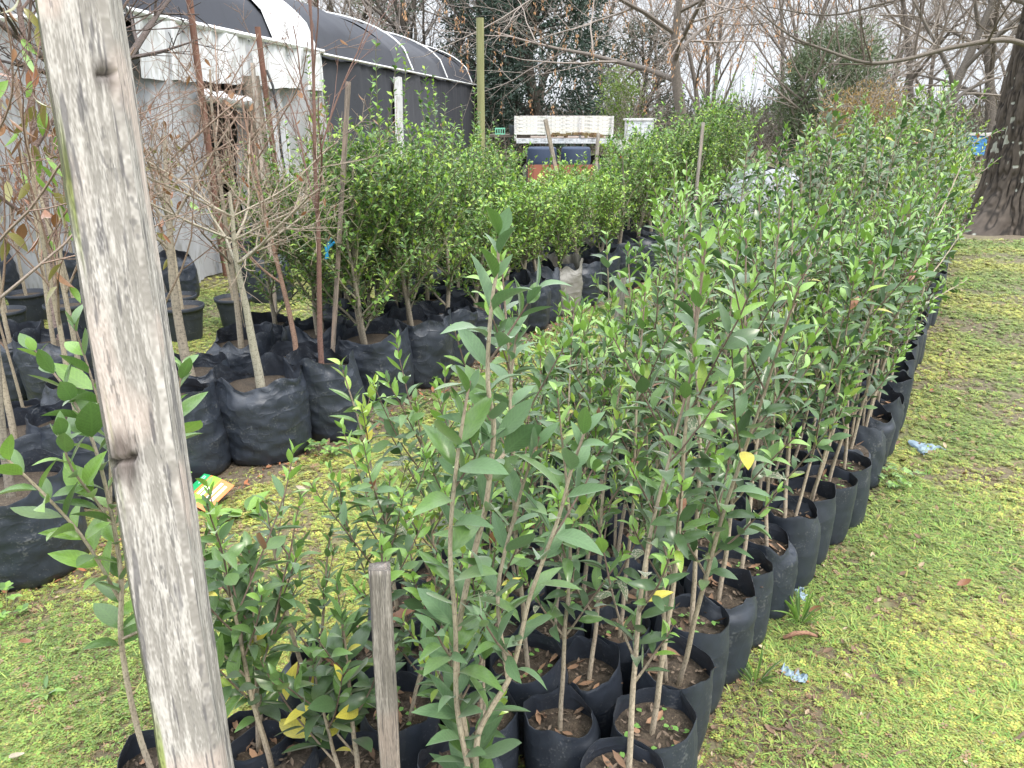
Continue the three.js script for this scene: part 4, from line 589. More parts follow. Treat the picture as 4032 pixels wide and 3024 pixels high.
// ---------------------------------------------------------------- the plastic and shade-net tunnel
{
  const g = thing('greenhouse', 'long arched tunnel of white plastic sheet and black shade net', 'greenhouse', W(-3.1, 0, 7.0));
  g.rotation.y = -6.5 * PI / 180;                                  // local: x right, y up, -z along the tunnel
  const A = (s, n, y) => new V3(-n, y, -s);                         // s along, n leftwards from the facing wall
  const WID = 5.2, EAVE = 2.3, RISE = 1.15, L = 20;
  const arch = (t, lift = 0) => { const n = t * WID, q = (n - WID / 2) / (WID / 2); return [n, EAVE + (RISE + lift) * Math.sqrt(Math.max(0, 1 - q * q)) + lift]; };
  const netMap = tex(128, 128, (x, y) => 0.75 + 0.3 * n64(x, y) + 0.25 * n8(x, y));
  const NET = std({ color: col3(0.04, 0.043, 0.054), map: netMap, roughness: 1 });
  const NETLIGHT = std({ color: col3(0.065, 0.068, 0.08), map: netMap, roughness: 1 });
  const filmMap = tex(256, 256, (x, y) => { const s = 0.82 + 0.2 * n16(x * 2, y * 0.5), d = sstep(0.5, 0.8, n8(x, y) * 0.5 + n64(x, y * 0.25) * 0.5) * 0.55; return mixc([s, s, s * 1.01], [0.42, 0.4, 0.34], d); });
  const FILM = new THREE.MeshPhysicalMaterial({ color: col3(0.6, 0.61, 0.63), map: filmMap, roughness: 0.85, transmission: 0.4, thickness: 0, side: THREE.DoubleSide, clearcoat: 0.35, clearcoatRoughness: 0.3 });
  const WHITE = std({ color: col3(0.7, 0.71, 0.72), map: filmMap, roughness: 0.5 });
  const PIPE = std({ color: col3(0.75, 0.76, 0.76), roughness: 0.4 });
  const OLDWOOD = std({ map: woodMap, color: col3(0.62, 0.58, 0.5), roughness: 0.95 });
  const roofSheet = (name, s0, s1, mat, lift, t0 = 0, t1 = 1, sag = 0.04) => { const p = part(name, sheet(Math.max(6, Math.round((s1 - s0) * 5)), 40, (u, v) => { const s = lerp(s0, s1, u), [n, y] = arch(lerp(t0, t1, v)); return A(s, n, y + lift - sag * Math.abs(Math.sin(s * PI / 1.9)) + 0.13 * N3(s * 1.1, v * 5, lift * 50) * Math.sin(v * PI) + 0.03 * N3(s * 4, v * 9, lift * 50)); }, null, [6, 6]), mat, g); return p; };
  roofSheet('shade_net', -0.35, 2.75, NET, 0.02);
  roofSheet('white_roof_strip', 2.7, 4.15, WHITE, 0.05, -0, 1, 0.01);
  roofSheet('shade_net', 4.1, 8.4, NET, 0.022);
  roofSheet('shade_net', 8.35, 12.6, NETLIGHT, 0.03);
  roofSheet('shade_net', 12.5, 16.6, NET, 0.02);
  roofSheet('shade_net', 16.5, L, NET, 0.03);
  for (const s of [-0.35, 9.6, 13.2, 17, 20]) { const m = new MB(), pts = []; for (let k = 0; k <= 30; k++) { const [n, y] = arch(k / 30); pts.push(A(s, n, y + 0.075)); } m.tube(pts, 0.018, 7); part('hoop', m.build(), PIPE, g); }
  // facing wall: clear curtain with a doorway, then shade net over a white skirt
  const wall = (name, s0, s1, y0, y1, mat, fold = 0.05, freq = 7) => part(name, sheet(Math.max(8, Math.round((s1 - s0) * 16)), 14, (u, v) => { const s = lerp(s0, s1, u), y = lerp(y0, y1, v); return A(s, 0.03 + fold * N3(s * freq * 0.35, y * 0.6, y0 + 3) + fold * 0.5 * N3(s * freq, y * 0.9, 7), y + 0.03 * N3(s * 3, 4, y0) * (v === 0 || v === 1 ? 1 : 0)); }, null, [(s1 - s0), (y1 - y0)]), mat, g);
  wall('plastic_curtain', -0.35, 0.78, 0.02, 2.26, FILM, 0.16, 7);
  wall('plastic_curtain', 1.62, 4.15, 0.02, 2.26, FILM, 0.2, 7);
  wall('plastic_valance', -0.3, 4.2, 1.86, 2.34, WHITE, 0.1, 12).position.x = 0.06;
  { const m = new MB(); const pts = []; for (let k = 0; k <= 20; k++) { const s = lerp(0.62, 1.85, k / 20); pts.push(A(s, -0.1 + 0.02 * N3(s * 4, 1, 1), 1.74 - 0.06 * (s - 0.6) + 0.03 * N3(s * 5, 2, 2))); } m.tube(pts, (t) => 0.06 + 0.025 * Math.sin(t * 25) * 0.4, 10, [1, 1, 1], true); part('rolled_curtain', m.build(), WHITE, g); }
  wall('net_wall', 4.1, 8.0, 0.05, 2.3, NET, 0.05, 4); wall('net_wall', 7.95, 12.2, 0.42, 2.3, NETLIGHT, 0.06, 4); wall('net_wall', 12.15, 18.2, 0.42, 2.3, NET, 0.05, 4);
  wall('white_skirt', 7.6, 18.4, 0.02, 0.55, WHITE, 0.04, 3).position.x = -0.05;
  wall('white_strip', 7.9, 8.5, 0.45, 2.2, WHITE, 0.03, 3).position.x = 0.05; wall('white_strip', 17.9, 20, 0.45, 2.35, WHITE, 0.04, 4).position.x = 0.05;
  // near end wall
  part('plastic_end_wall', sheet(50, 16, (u, v) => { const [n, y] = arch(u); return A(-0.36 + 0.05 * N3(n * 3, v * 1.4, 2) + 0.03 * N3(n * 9, v * 2, 5), n, lerp(0.02, y, v)); }, null, [5, 3]), FILM, g);
  part('plastic_end_wall', sheet(50, 8, (u, v) => { const [n, y] = arch(u); return A(L + 0.02, n, lerp(0.02, y, v)); }, null, [5, 3]), WHITE, g);
  wall('plastic_curtain', 0, L, 0.02, 2.3, WHITE, 0.04, 2).position.x = -WID + 0.06;
  { const m = new MB(); m.tube([A(-0.42, 0.1, 2.3), A(-0.42, 5.2, 2.32)], 0.03, 7); part('cross_pipe', m.build(), PIPE, g); const e = new MB(); e.tube([A(-0.35, -0.05, 2.36), A(4.2, -0.05, 2.36)], 0.03, 7); e.tube([A(4.2, -0.03, 2.33), A(L, -0.03, 2.33)], 0.02, 6); part('eave_pipe', e.build(), PIPE, g); }
  for (const [s, n, r0, h] of [[1.66, -0.14, 0.1, 1.95], [0.8, 0.1, 0.06, 2.2], [1.15, 2.4, 0.07, 2.4], [3.2, 2.6, 0.07, 3.2], [2.2, 1.2, 0.05, 2.6], [8, 0.12, 0.06, 2.25], [12.2, 0.12, 0.06, 2.25], [16.4, 0.12, 0.06, 2.25], [-0.2, 0.2, 0.06, 2.3], [-0.48, 1.5, 0.06, 2.4]]) { const m = new MB(); m.tube([A(s, n, 0), A(s + 0.02, n, h * 0.5), A(s, n + 0.02, h)], r0, 9, [1, 1, 1], true); part('wooden_upright', m.build(), OLDWOOD, g); }
  { const m = new MB(), r = rng(17); for (let k = 0; k < 16; k++) { const s = 0.4 + r() * 2.4, n = 0.5 + r() * 2.4; m.tube(wander(A(s, n, 0), new V3(0, 1, 0), 0.9 + r() * 0.6, r, { wob: 0.2 }), 0.01, 5, [0.1, 0.09, 0.07]); } part('dark_stems', m.build(), BARK, g, 'stuff'); }
  sh(g);
}
{ // rusty posts, wooden pole
  const rustMap = tex(64, 256, (x, y) => mixc([0.12, 0.06, 0.045], [0.22, 0.11, 0.075], n16(x, y) * 0.6 + n128(x, y) * 0.4));
  const RUST = std({ map: rustMap, roughness: 0.9, metalness: 0.1 });
  const pole = (x, z, h, r, lean, mat, name, label, cat) => { const g = new THREE.CylinderGeometry(r, r * 1.03, h, 12, 8); g.translate(0, h / 2, 0); const p = g.attributes.position; for (let i = 0; i < p.count; i++) { const y = p.getY(i); p.setX(i, p.getX(i) + lean * y + 0.012 * N3(y, x, z)); } g.computeVertexNormals(); const o = solo(name, g, mat, label, cat); o.position.copy(W(x, 0, z)); };
  pole(-2.93, 7.6, 2.62, 0.03, 0.0, RUST, 'rusty_post', 'rusty steel post in front of the tunnel doorway', 'post');
  pole(-2.6, 8.6, 2.42, 0.03, -0.02, RUST, 'rusty_post', 'rusty steel post before the white plastic, with black tubing', 'post');
  const hose = new MB(); hose.tube([W(-2.58, 2.0, 8.54), W(-2.52, 1.85, 8.5), W(-2.5, 1.6, 8.5), W(-2.5, 1.2, 8.5), W(-2.48, 0.95, 8.5)], 0.014, 7, [0.02, 0.02, 0.022]); solo('irrigation_tube', hose.build(), std({ vertexColors: true, roughness: 0.5 }), 'loose black tube hanging from the rusty post by the plastic', 'tube');
  const greenMap = tex(64, 256, (x, y) => mixc([0.16, 0.16, 0.07], [0.3, 0.3, 0.15], n16(x, y * 0.3) * 0.6 + n64(x, y * 0.2) * 0.4));
  pole(-0.53, 13.3, 3.0, 0.062, 0.006, std({ map: greenMap, roughness: 0.95 }), 'wooden_pole', 'tall greenish weathered pole at the far end of the tunnel', 'pole');
}
{ // flatbed trailer with white slatted boards, and what stands about it
  const WP = std({ vertexColors: true, map: barkMap, roughness: 0.7 });
  const g = thing('flatbed_trailer', 'white slatted flatbed trailer beyond the bushes', 'trailer', W(1.12, 0, 17.2)), r = rng(61);
  g.rotation.y = -0.06;
  for (let k = 0; k < 5; k++) { const m = new MB(); m.box(0, 1.16 + k * 0.075, 0.3, 2.05, 0.07, 0.03, [0.8 + 0.1 * r(), 0.78 + 0.1 * r(), 0.76]); part('plank', m.build(), WP, g); }
  for (let k = 0; k < 5; k++) { const m = new MB(); m.box(0, 1.16 + k * 0.075, -1.2, 2.05, 0.07, 0.03, [0.8 + 0.1 * r(), 0.78, 0.76]); part('plank', m.build(), WP, g); }
  for (const x of [-1.03, -0.35, 0.35, 1.03]) { const m = new MB(); m.box(x, 1.25, 0.33, 0.05, 0.5, 0.04, [0.78, 0.76, 0.74]); part('stanchion', m.build(), WP, g); }
  { const m = new MB(); m.box(0.05, 1.0, 0.42, 2.1, 0.1, 0.08, [0.72, 0.74, 0.76]); m.box(0, 1.03, -0.45, 2.1, 0.05, 1.6, [0.3, 0.24, 0.2]); part('bed', m.build(), WP, g); }
  { const m = new MB(); for (let k = 0; k < 30; k++) m.box(-0.4 + r() * 1.2, 1.09 + r() * 0.06, 0.37 + r() * 0.08, 0.05 + r() * 0.12, 0.05, 0.06, [0.25, 0.14 + r() * 0.06, 0.08], r() * 3); part('load', m.build(), WP, g, 'stuff'); }
  for (const x of [-0.75, 0.75]) { const t = new THREE.TorusGeometry(0.25, 0.09, 10, 24); t.translate(x, 0.34, -0.4); const w = part('wheel', t, std({ color: col3(0.02, 0.02, 0.02) }), g); const c = new THREE.CylinderGeometry(0.17, 0.17, 0.1, 18); c.rotateX(PI / 2); c.translate(x, 0.34, -0.4); part('rim', c, std({ color: col3(0.4, 0.4, 0.4), metalness: 0.6, roughness: 0.5 }), w); }
  { const m = new MB(); m.box(1.35, 0.92, 0.4, 0.5, 0.2, 0.05, [0.76, 0.75, 0.73]); part('tail_board', m.build(), WP, g); for (const x of [1.22, 1.34, 1.5]) { const c = new THREE.CylinderGeometry(0.035, 0.035, 0.03, 14); c.rotateX(PI / 2); c.translate(x, 0.66, 0.43); part('tail_lamp', c, std({ color: col3(0.65, 0.03, 0.03), roughness: 0.3 }), g); } const p = new MB(); p.box(1.36, 0.66, 0.4, 0.5, 0.1, 0.03, [0.6, 0.58, 0.55]); part('lamp_board', p.build(), WP, g); }
  { const m = new MB(); m.box(1.62, 1.2, 0.1, 0.55, 0.42, 0.5, [0.78, 0.8, 0.82]); m.box(1.62, 1.43, 0.1, 0.62, 0.04, 0.56, [0.82, 0.82, 0.82]); m.box(1.62, 1.2, 0.36, 0.45, 0.32, 0.02, [0.72, 0.75, 0.8]); solo('white_cabinet', m.build(), WP, 'white box standing at the right end of the slatted trailer', 'box').position.copy(W(1.12, 0, 17.2)); }
  const BLUE = std({ color: col3(0.028, 0.045, 0.085), roughness: 0.7 });
  for (const x of [0.62, 1.32]) { const l = new THREE.LatheGeometry([[0, 0], [0.28, 0], [0.3, 0.03], [0.305, 0.28], [0.315, 0.3], [0.305, 0.32], [0.305, 0.6], [0.315, 0.62], [0.3, 0.86], [0.27, 0.9], [0, 0.9]].map(([a, b]) => new THREE.Vector2(a, b)), 28); const o = solo('plastic_drum', l, BLUE, x < 1 ? 'blue plastic drum under the left half of the trailer bed' : 'blue plastic drum under the right half of the trailer bed', 'drum'); o.position.copy(W(x, 0, 16.2)); }
  { // orange board with a dark letter, partly hidden by leaves
    const cv = document.createElement('canvas'); cv.width = 256; cv.height = 96; const x = cv.getContext('2d'); x.fillStyle = '#8c5442'; x.fillRect(0, 0, 256, 96); x.fillStyle = '#7d4838'; for (let k = 0; k < 12; k++) x.fillRect((k * 53) % 256, 0, 6, 96); x.fillStyle = '#2a1512'; x.font = 'bold 46px sans-serif'; x.fillText('A', 92, 62); x.fillText('I', 176, 60);
    const t = new THREE.CanvasTexture(cv); t.colorSpace = THREE.SRGBColorSpace; const bg = new THREE.BoxGeometry(1.36, 0.44, 0.04, 8, 4, 1); const o = solo('orange_board', bg, std({ map: t, roughness: 0.7 }), 'faded orange-red board with dark lettering leaning on the blue drums', 'board'); o.position.copy(W(1.0, 0.36, 15.75)); o.rotation.x = -0.08;
  }
  standing(solo('wooden_post', timber(1.5, 0.07, 0.06, { seed: 33, nu: 4, nv: 20, tint: [0.8, 0.75, 0.65] }), WOOD, 'leaning square post in front of the blue drums', 'post'), W(0.95, 0, 14.4), W(0.66, 1.22, 14.4), 0.2);
  standing(solo('wooden_post', timber(1.2, 0.06, 0.06, { seed: 35, nu: 4, nv: 20, tint: [0.95, 0.92, 0.88] }), WOOD, 'pale upright post at the right of the blue drums', 'post'), W(1.62, 0, 15.2), W(1.66, 1.16, 15.2), 0.2);
  // crates and bins left of the trailer
  const MINT = std({ color: col3(0.2, 0.55, 0.38), roughness: 0.5 });
  const crate = (x, z, y, label) => { const g2 = thing('plastic_crate', label, 'crate', W(x, y, z)); g2.scale.setScalar(0.5); for (const [cx, cz, sx, sz] of [[0, 0.17, 0.44, 0.02], [0, -0.17, 0.44, 0.02], [0.21, 0, 0.02, 0.32], [-0.21, 0, 0.02, 0.32]]) { const m = new MB(); m.box(cx, 0.245, cz, sx, 0.05, sz); m.box(cx, 0.02, cz, sx, 0.04, sz); for (let k = -2; k <= 2; k++) m.box(cx + (sx > 0.1 ? k * 0.1 : 0), 0.13, cz + (sz > 0.1 ? k * 0.075 : 0), sx > 0.1 ? 0.03 : 0.019, 0.18, sz > 0.1 ? 0.03 : 0.019); part('side_panel', m.build(), MINT, g2); } const b = new MB(); b.box(0, 0.005, 0, 0.4, 0.01, 0.32); part('base', b.build(), MINT, g2); };
  const bench = thing('potting_bench', 'dark wooden bench carrying crates and bins beside the trailer', 'bench', W(-0.05, 0, 17.4));
  { const m = new MB(); m.box(0, 1.09, 0, 0.9, 0.05, 0.8, [0.12, 0.1, 0.08]); part('bench_top', m.build(), WP, bench); for (const [x, z] of [[-0.4, 0.3], [0.4, 0.3], [-0.4, -0.3], [0.4, -0.3]]) { const q = new MB(); q.box(x, 0.53, z, 0.08, 1.06, 0.08, [0.15, 0.12, 0.1]); part('leg', q.build(), WP, bench); } }
  crate(-0.26, 17.3, 1.116, 'mint green crate at the left end of the bench'); crate(0.2, 17.45, 1.116, 'mint green crate beside the slatted trailer');
  for (const [x, k, label] of [[0.0, 0, 'dark grey bin on the bench between the green crates'], [0.16, -1, 'dark grey tub right of the bin on the bench']]) { const l = new THREE.LatheGeometry([[0, 0], [0.05, 0], [0.065, 0.16], [0.07, 0.17], [0.07, 0.19], [0.06, 0.19], [0.05, 0.03]].map(([a, b]) => new THREE.Vector2(a, b)), 20); const o = solo('plastic_tub', l, std({ color: col3(0.06, 0.07, 0.08), roughness: 0.5 }), label, 'tub'); o.position.copy(W(x, 1.116, 17.1)); }
  // coloured boxes far right, a green crate and a grey heap
  const hive = (x, z, c, label) => { const g2 = thing('wooden_hive', label, 'box', W(x, 0, z)); g2.rotation.y = -0.5; const CM = std({ color: col3(...c), roughness: 0.7, map: barkMap }); for (const [y, h, w] of [[0.62, 0.24, 0.5], [0.865, 0.24, 0.5]]) { const m = new MB(); m.box(0, y, 0, w, h, 0.42); part('hive_body', m.build(), CM, g2); } const l = new MB(); l.box(0, 1.02, 0, 0.55, 0.06, 0.48, [0.9, 0.9, 0.9]); part('lid', l.build(), std({ color: col3(0.6, 0.58, 0.56) }), g2); for (const [a, b] of [[-0.2, 0.16], [0.2, 0.16], [-0.2, -0.16], [0.2, -0.16]]) { const q = new MB(); q.box(a, 0.25, b, 0.06, 0.5, 0.06, [0.3, 0.24, 0.2]); part('leg', q.build(), WP, g2); } };
  hive(11.35, 21, [0.6, 0.38, 0.34], 'pale pink wooden box on legs among the far trees'); hive(12.35, 21, [0.1, 0.33, 0.72], 'bright blue wooden box on legs among the far trees'); hive(13.0, 21, [0.5, 0.16, 0.07], 'orange-red wooden box on legs beside the big trunk');
  { const g2 = thing('slatted_crate', 'dark green slatted crate beneath the olive shrub', 'crate', W(7.3, 0, 20)); for (let k = 0; k < 6; k++) { const m = new MB(); m.box(0, 0.66 + k * 0.15, 0.3, 1.1, 0.12, 0.04, [0.05, 0.09 + 0.02 * (k % 2), 0.06]); part('slat', m.build(), WP, g2); } for (const x of [-0.55, 0.55]) { const m = new MB(); m.box(x, 0.78, 0.34, 0.08, 1.56, 0.05, [0.07, 0.1, 0.06]); part('frame', m.build(), WP, g2); } }
  { const o = solo('grey_tarpaulin', sheet(24, 16, (u, v) => { const a = u * PI * 2; const q = 1 - v; return new V3(Math.cos(a) * 0.9 * (0.4 + 0.6 * q), 0.75 * Math.sin(v * PI / 2) + 0.1 * N3(u * 9, v * 5, 3), Math.sin(a) * 0.6 * (0.4 + 0.6 * q)); }), std({ color: col3(0.28, 0.29, 0.32), roughness: 0.6 }), 'heap under a grey tarpaulin behind the sapling block', 'tarpaulin'); o.position.copy(W(3.9, 0, 12.2)); }
}
// ---------------------------------------------------------------- trees
function treeLimb(mb, tips, p, dir, len, ra, rb, r, o, d) {
  const n = d === 0 ? 10 : d < 3 ? 6 : 4, pts = [p.clone()], q = p.clone(), v = dir.clone().normalize();
  for (let i = 0; i < n; i++) { v.x += (r() - 0.5) * o.wob; v.z += (r() - 0.5) * o.wob; v.y += (r() - 0.5) * o.wob * 0.6 + (d ? o.up : 0.02); v.normalize(); q.addScaledVector(v, len / n); pts.push(q.clone()); }
  const sd = d === 0 ? 12 : d === 1 ? 7 : d === 2 ? 5 : 3;
  mb.tube(pts, (t) => lerp(ra, rb, t) * (d === 0 ? 1 + 0.35 * Math.pow(1 - t, 12) : 1), sd, (t, w) => mixc(o.twig, o.bark, sstep(0.006, 0.05, w)));
  if (d >= o.depth) { tips.push([pts, v]); return; }
  const k = o.kids[d];
  for (let b = 0; b < k; b++) {
    const t = lerp(o.from[d], 1, (b + r()) / k), i = clamp(Math.floor(t * n), 0, n - 1), dd = new V3().subVectors(pts[i + 1], pts[i]).normalize(), at = pts[i].clone().lerp(pts[i + 1], (t * n) % 1 || 0);
    const nd = perp(dd, b * 2.4 + r()).multiplyScalar(o.spread[d]).addScaledVector(dd, 0.75).addScaledVector(new V3(0, 1, 0), o.lift).normalize();
    treeLimb(mb, tips, at, nd, len * o.ratio[d] * (0.65 + 0.6 * r()), Math.max(lerp(ra, rb, t) * 0.6, 0.004), Math.max(rb * 0.45, 0.003), r, o, d + 1);
  }
}
const TREEBARK = std({ vertexColors: true, map: barkMap, bumpMap: barkMap, bumpScale: 0.01, roughness: 0.95 });
const treeOpt = (x) => ({ depth: 4, kids: [10, 7, 6, 4], from: [0.22, 0.15, 0.15, 0.15], spread: [0.9, 0.85, 0.8, 0.8], ratio: [0.6, 0.55, 0.5, 0.5], wob: 0.26, up: 0.03, lift: 0.25, bark: [0.2, 0.17, 0.145], twig: [0.42, 0.355, 0.31], ...x });
function bareTree(label, seed, h, r0, x, lean = [0, 0]) {
  const g = thing('bare_tree', label, 'tree'), mb = new MB(), tips = [], r = rng(seed), o = treeOpt(x);
  treeLimb(mb, tips, new V3(0, -0.05, 0), new V3(lean[0], 1, lean[1]), h, r0, r0 * 0.25, r, o, 0);
  part('trunk', mb.build(), TREEBARK, g); g.userData.tips = undefined; delete g.userData.tips;
  return [g, tips, r];
}
const PAIRS = [];
{
  // central bare tree hung with dry orange seed clusters
  const [g, tips, r] = bareTree('spreading bare tree hung with dry orange seed clusters', 1001, 5.4, 0.16, { kids: [10, 7, 6, 4], from: [0.4, 0.15, 0.15, 0.1], spread: [1.35, 0.9, 0.9, 0.9], up: -0.005, lift: 0.12, wob: 0.42, ratio: [0.78, 0.55, 0.5, 0.5] });
  g.position.copy(W(4.1, 0, 18));
  const m = new MB(); for (let k = 0; k < tips.length; k += 3) { const [pts] = tips[k], p = pts[pts.length - 1]; for (let q = 0; q < 12; q++) { const a = r() * 6.28, s = new V3(p.x + (r() - 0.5) * 0.07, p.y - 0.28 * r(), p.z + (r() - 0.5) * 0.07); m.leaf(s, new V3(Math.cos(a) * 0.3, -1, Math.sin(a) * 0.3).normalize(), new V3(Math.sin(a), 0.2, Math.cos(a)).normalize(), 0.07, 0.022, mixc([0.42, 0.2, 0.09], [0.5, 0.32, 0.18], r()), { segs: 2 }); } }
  part('seed_clusters', m.build(), std({ vertexColors: true }), g, 'stuff');
  // the wood behind
  const spec = [
    ['tall slender bare tree', 8, 0.09, { bark: [0.22, 0.19, 0.165], spread: [0.6, 0.7, 0.8, 0.8], kids: [12, 6, 5, 4], from: [0.15, 0.1, 0.1, 0.1], up: 0.06, ratio: [0.42, 0.55, 0.55, 0.5] }],
    ['many-stemmed bare tree', 6.5, 0.1, { bark: [0.2, 0.17, 0.145], spread: [0.85, 0.8, 0.8, 0.8], kids: [10, 7, 5, 4], from: [0.1, 0.1, 0.1, 0.1], ratio: [0.55, 0.5, 0.55, 0.5] }],
    ['pale-barked bare tree', 7.5, 0.11, { bark: [0.42, 0.39, 0.36], twig: [0.36, 0.32, 0.3], spread: [0.8, 0.8, 0.8, 0.8], kids: [9, 6, 5, 4], from: [0.2, 0.1, 0.1, 0.1] }],
    ['weeping bare tree', 6, 0.15, { bark: [0.15, 0.13, 0.11], twig: [0.42, 0.36, 0.3], kids: [9, 7, 6, 4], spread: [0.8, 0.8, 0.9, 0.9], up: -0.05, lift: 0.1, ratio: [0.7, 0.6, 0.6, 0.7], from: [0.2, 0.2, 0.1, 0.1] }],
    ['forked dark bare tree', 7, 0.12, { bark: [0.16, 0.135, 0.115], kids: [7, 6, 6, 4], spread: [0.9, 0.9, 0.8, 0.8], from: [0.12, 0.15, 0.1, 0.1], ratio: [0.7, 0.55, 0.5, 0.5] }],
  ];
  const protos = spec.map(([label, h, r0, x], i) => bareTree(label, 1100 + i, h, r0, x)[0]);
  const place = [ // kind, x, z, scale, where
    [2, -3.2, 30, 1, 'behind the tunnel, right of its ridge'], [0, -9.5, 33, 1.1, 'behind the tunnel at the upper left'], [1, -7, 36, 1.2, 'far behind the tunnel roof'], [0, -5, 34, 1.05, 'behind the middle of the tunnel roof'], [4, -1.6, 34, 1, 'between the tunnel end and the dark evergreen'], [2, -5.4, 29, 0.95, 'leaning over the back of the tunnel'],
    [0, 8.2, 33, 1.1, 'behind the tree with orange clusters'], [1, 6.4, 27, 1, 'just right of the dark evergreen'], [4, 9.6, 28, 1.05, 'left of the olive shrub, farther back'], [0, 11.6, 34, 1.2, 'behind the olive shrub'], [1, 13.4, 29, 1.1, 'right of the olive shrub, farther back'], [3, 11.2, 21, 1.05, 'leaning beside the coloured boxes'], [3, 14.2, 23.5, 1.15, 'behind the blue box'], [4, 12.9, 25, 1, 'between the pink and blue boxes, farther back'], [1, 17.2, 28, 1.1, 'behind the big trunk at right'], [0, 16, 33, 1.2, 'far behind the coloured boxes'], [4, 19.5, 30, 1.1, 'beyond the right edge trunk'], [3, 18.3, 24, 1, 'beyond the big trunk, to its right'], [0, 3.6, 36, 1.2, 'behind the dark evergreen'], [1, 1.2, 38, 1.3, 'far behind the trailer'], [2, 7.2, 38, 1.1, 'in the far wood at centre'], [0, 14, 39, 1.3, 'in the far wood at right'], [4, -12, 38, 1.3, 'in the far wood at left'], [1, 20, 38, 1.3, 'in the far wood by the right edge'], [0, 10, 41, 1.4, 'deepest in the far wood, behind the seed-hung tree'], [1, 5, 44, 1.4, 'deepest in the far wood at centre'],
  ];
  const r2 = rng(31), first = {};
  for (const [k, x, z, s, where] of place) { const o = first[k] ? dup(protos[k]) : protos[k]; first[k] = 1; o.position.copy(W(x, 0, z)); o.rotation.y = r2() * 6.28; o.scale.setScalar(s); o.userData.label = `${spec[k][0]} ${where}`; }
}
function leafyTree(name, label, seed, { h, r0, crown, n, size, tones, trunks = 1, cat = 'tree', narrow = 0.5, droop = -0.2 }) {
  const g = thing(name, label, cat), r = rng(seed), mb = new MB(), tips = [];
  for (let k = 0; k < trunks; k++) treeLimb(mb, tips, new V3((r() - 0.5) * 0.3 * (trunks - 1), -0.05, (r() - 0.5) * 0.3 * (trunks - 1)), new V3((r() - 0.5) * 0.4 * (trunks - 1), 1, (r() - 0.5) * 0.4 * (trunks - 1)), h * 0.85, r0, r0 * 0.3, r, treeOpt({ depth: 3, kids: [12, 6, 4], from: [0.12, 0.15, 0.2], bark: [0.1, 0.085, 0.07] }), 0);
  part('trunk', mb.build(), TREEBARK, g);
  const m = new MB();
  // sprays of leaves in clumps through the crown
  const clumps = []; for (let k = 0; k < n / 40; k++) { const t = Math.pow(r(), 0.8), y = lerp(crown[0], crown[1], t), rad = crown[2] * (0.35 + 0.65 * Math.sin(PI * Math.pow(t, narrow))) * (0.45 + 0.6 * Math.sqrt(r())), a = r() * 6.28; clumps.push([Math.cos(a) * rad, y, Math.sin(a) * rad, 0.22 + 0.4 * r(), r()]); }
  for (const [cx, cy, cz, cr, tn] of clumps) for (let k = 0; k < 40; k++) {
    const a = r() * 6.28, b = Math.acos(2 * r() - 1), q = cr * Math.cbrt(r()) * 1.2, p = new V3(cx + Math.cos(a) * Math.sin(b) * q, cy + Math.cos(b) * q * 0.7, cz + Math.sin(a) * Math.sin(b) * q);
    const dir = new V3(cx * 0.5 + (r() - 0.5) * 1.6, droop + (r() - 0.5) * 1.4, cz * 0.5 + (r() - 0.5) * 1.6).normalize(), c = mixc(tones[0], tones[1], clamp(tn * 0.6 + 0.5 * r()));
    m.leaf(p, dir, perp(dir, r() * 6.28), size * (0.6 + 0.8 * r()), size * 0.32, c, { segs: 2, curl: 0.3 });
  }
  part('crown', m.build(), FOLM, g); return g;
}
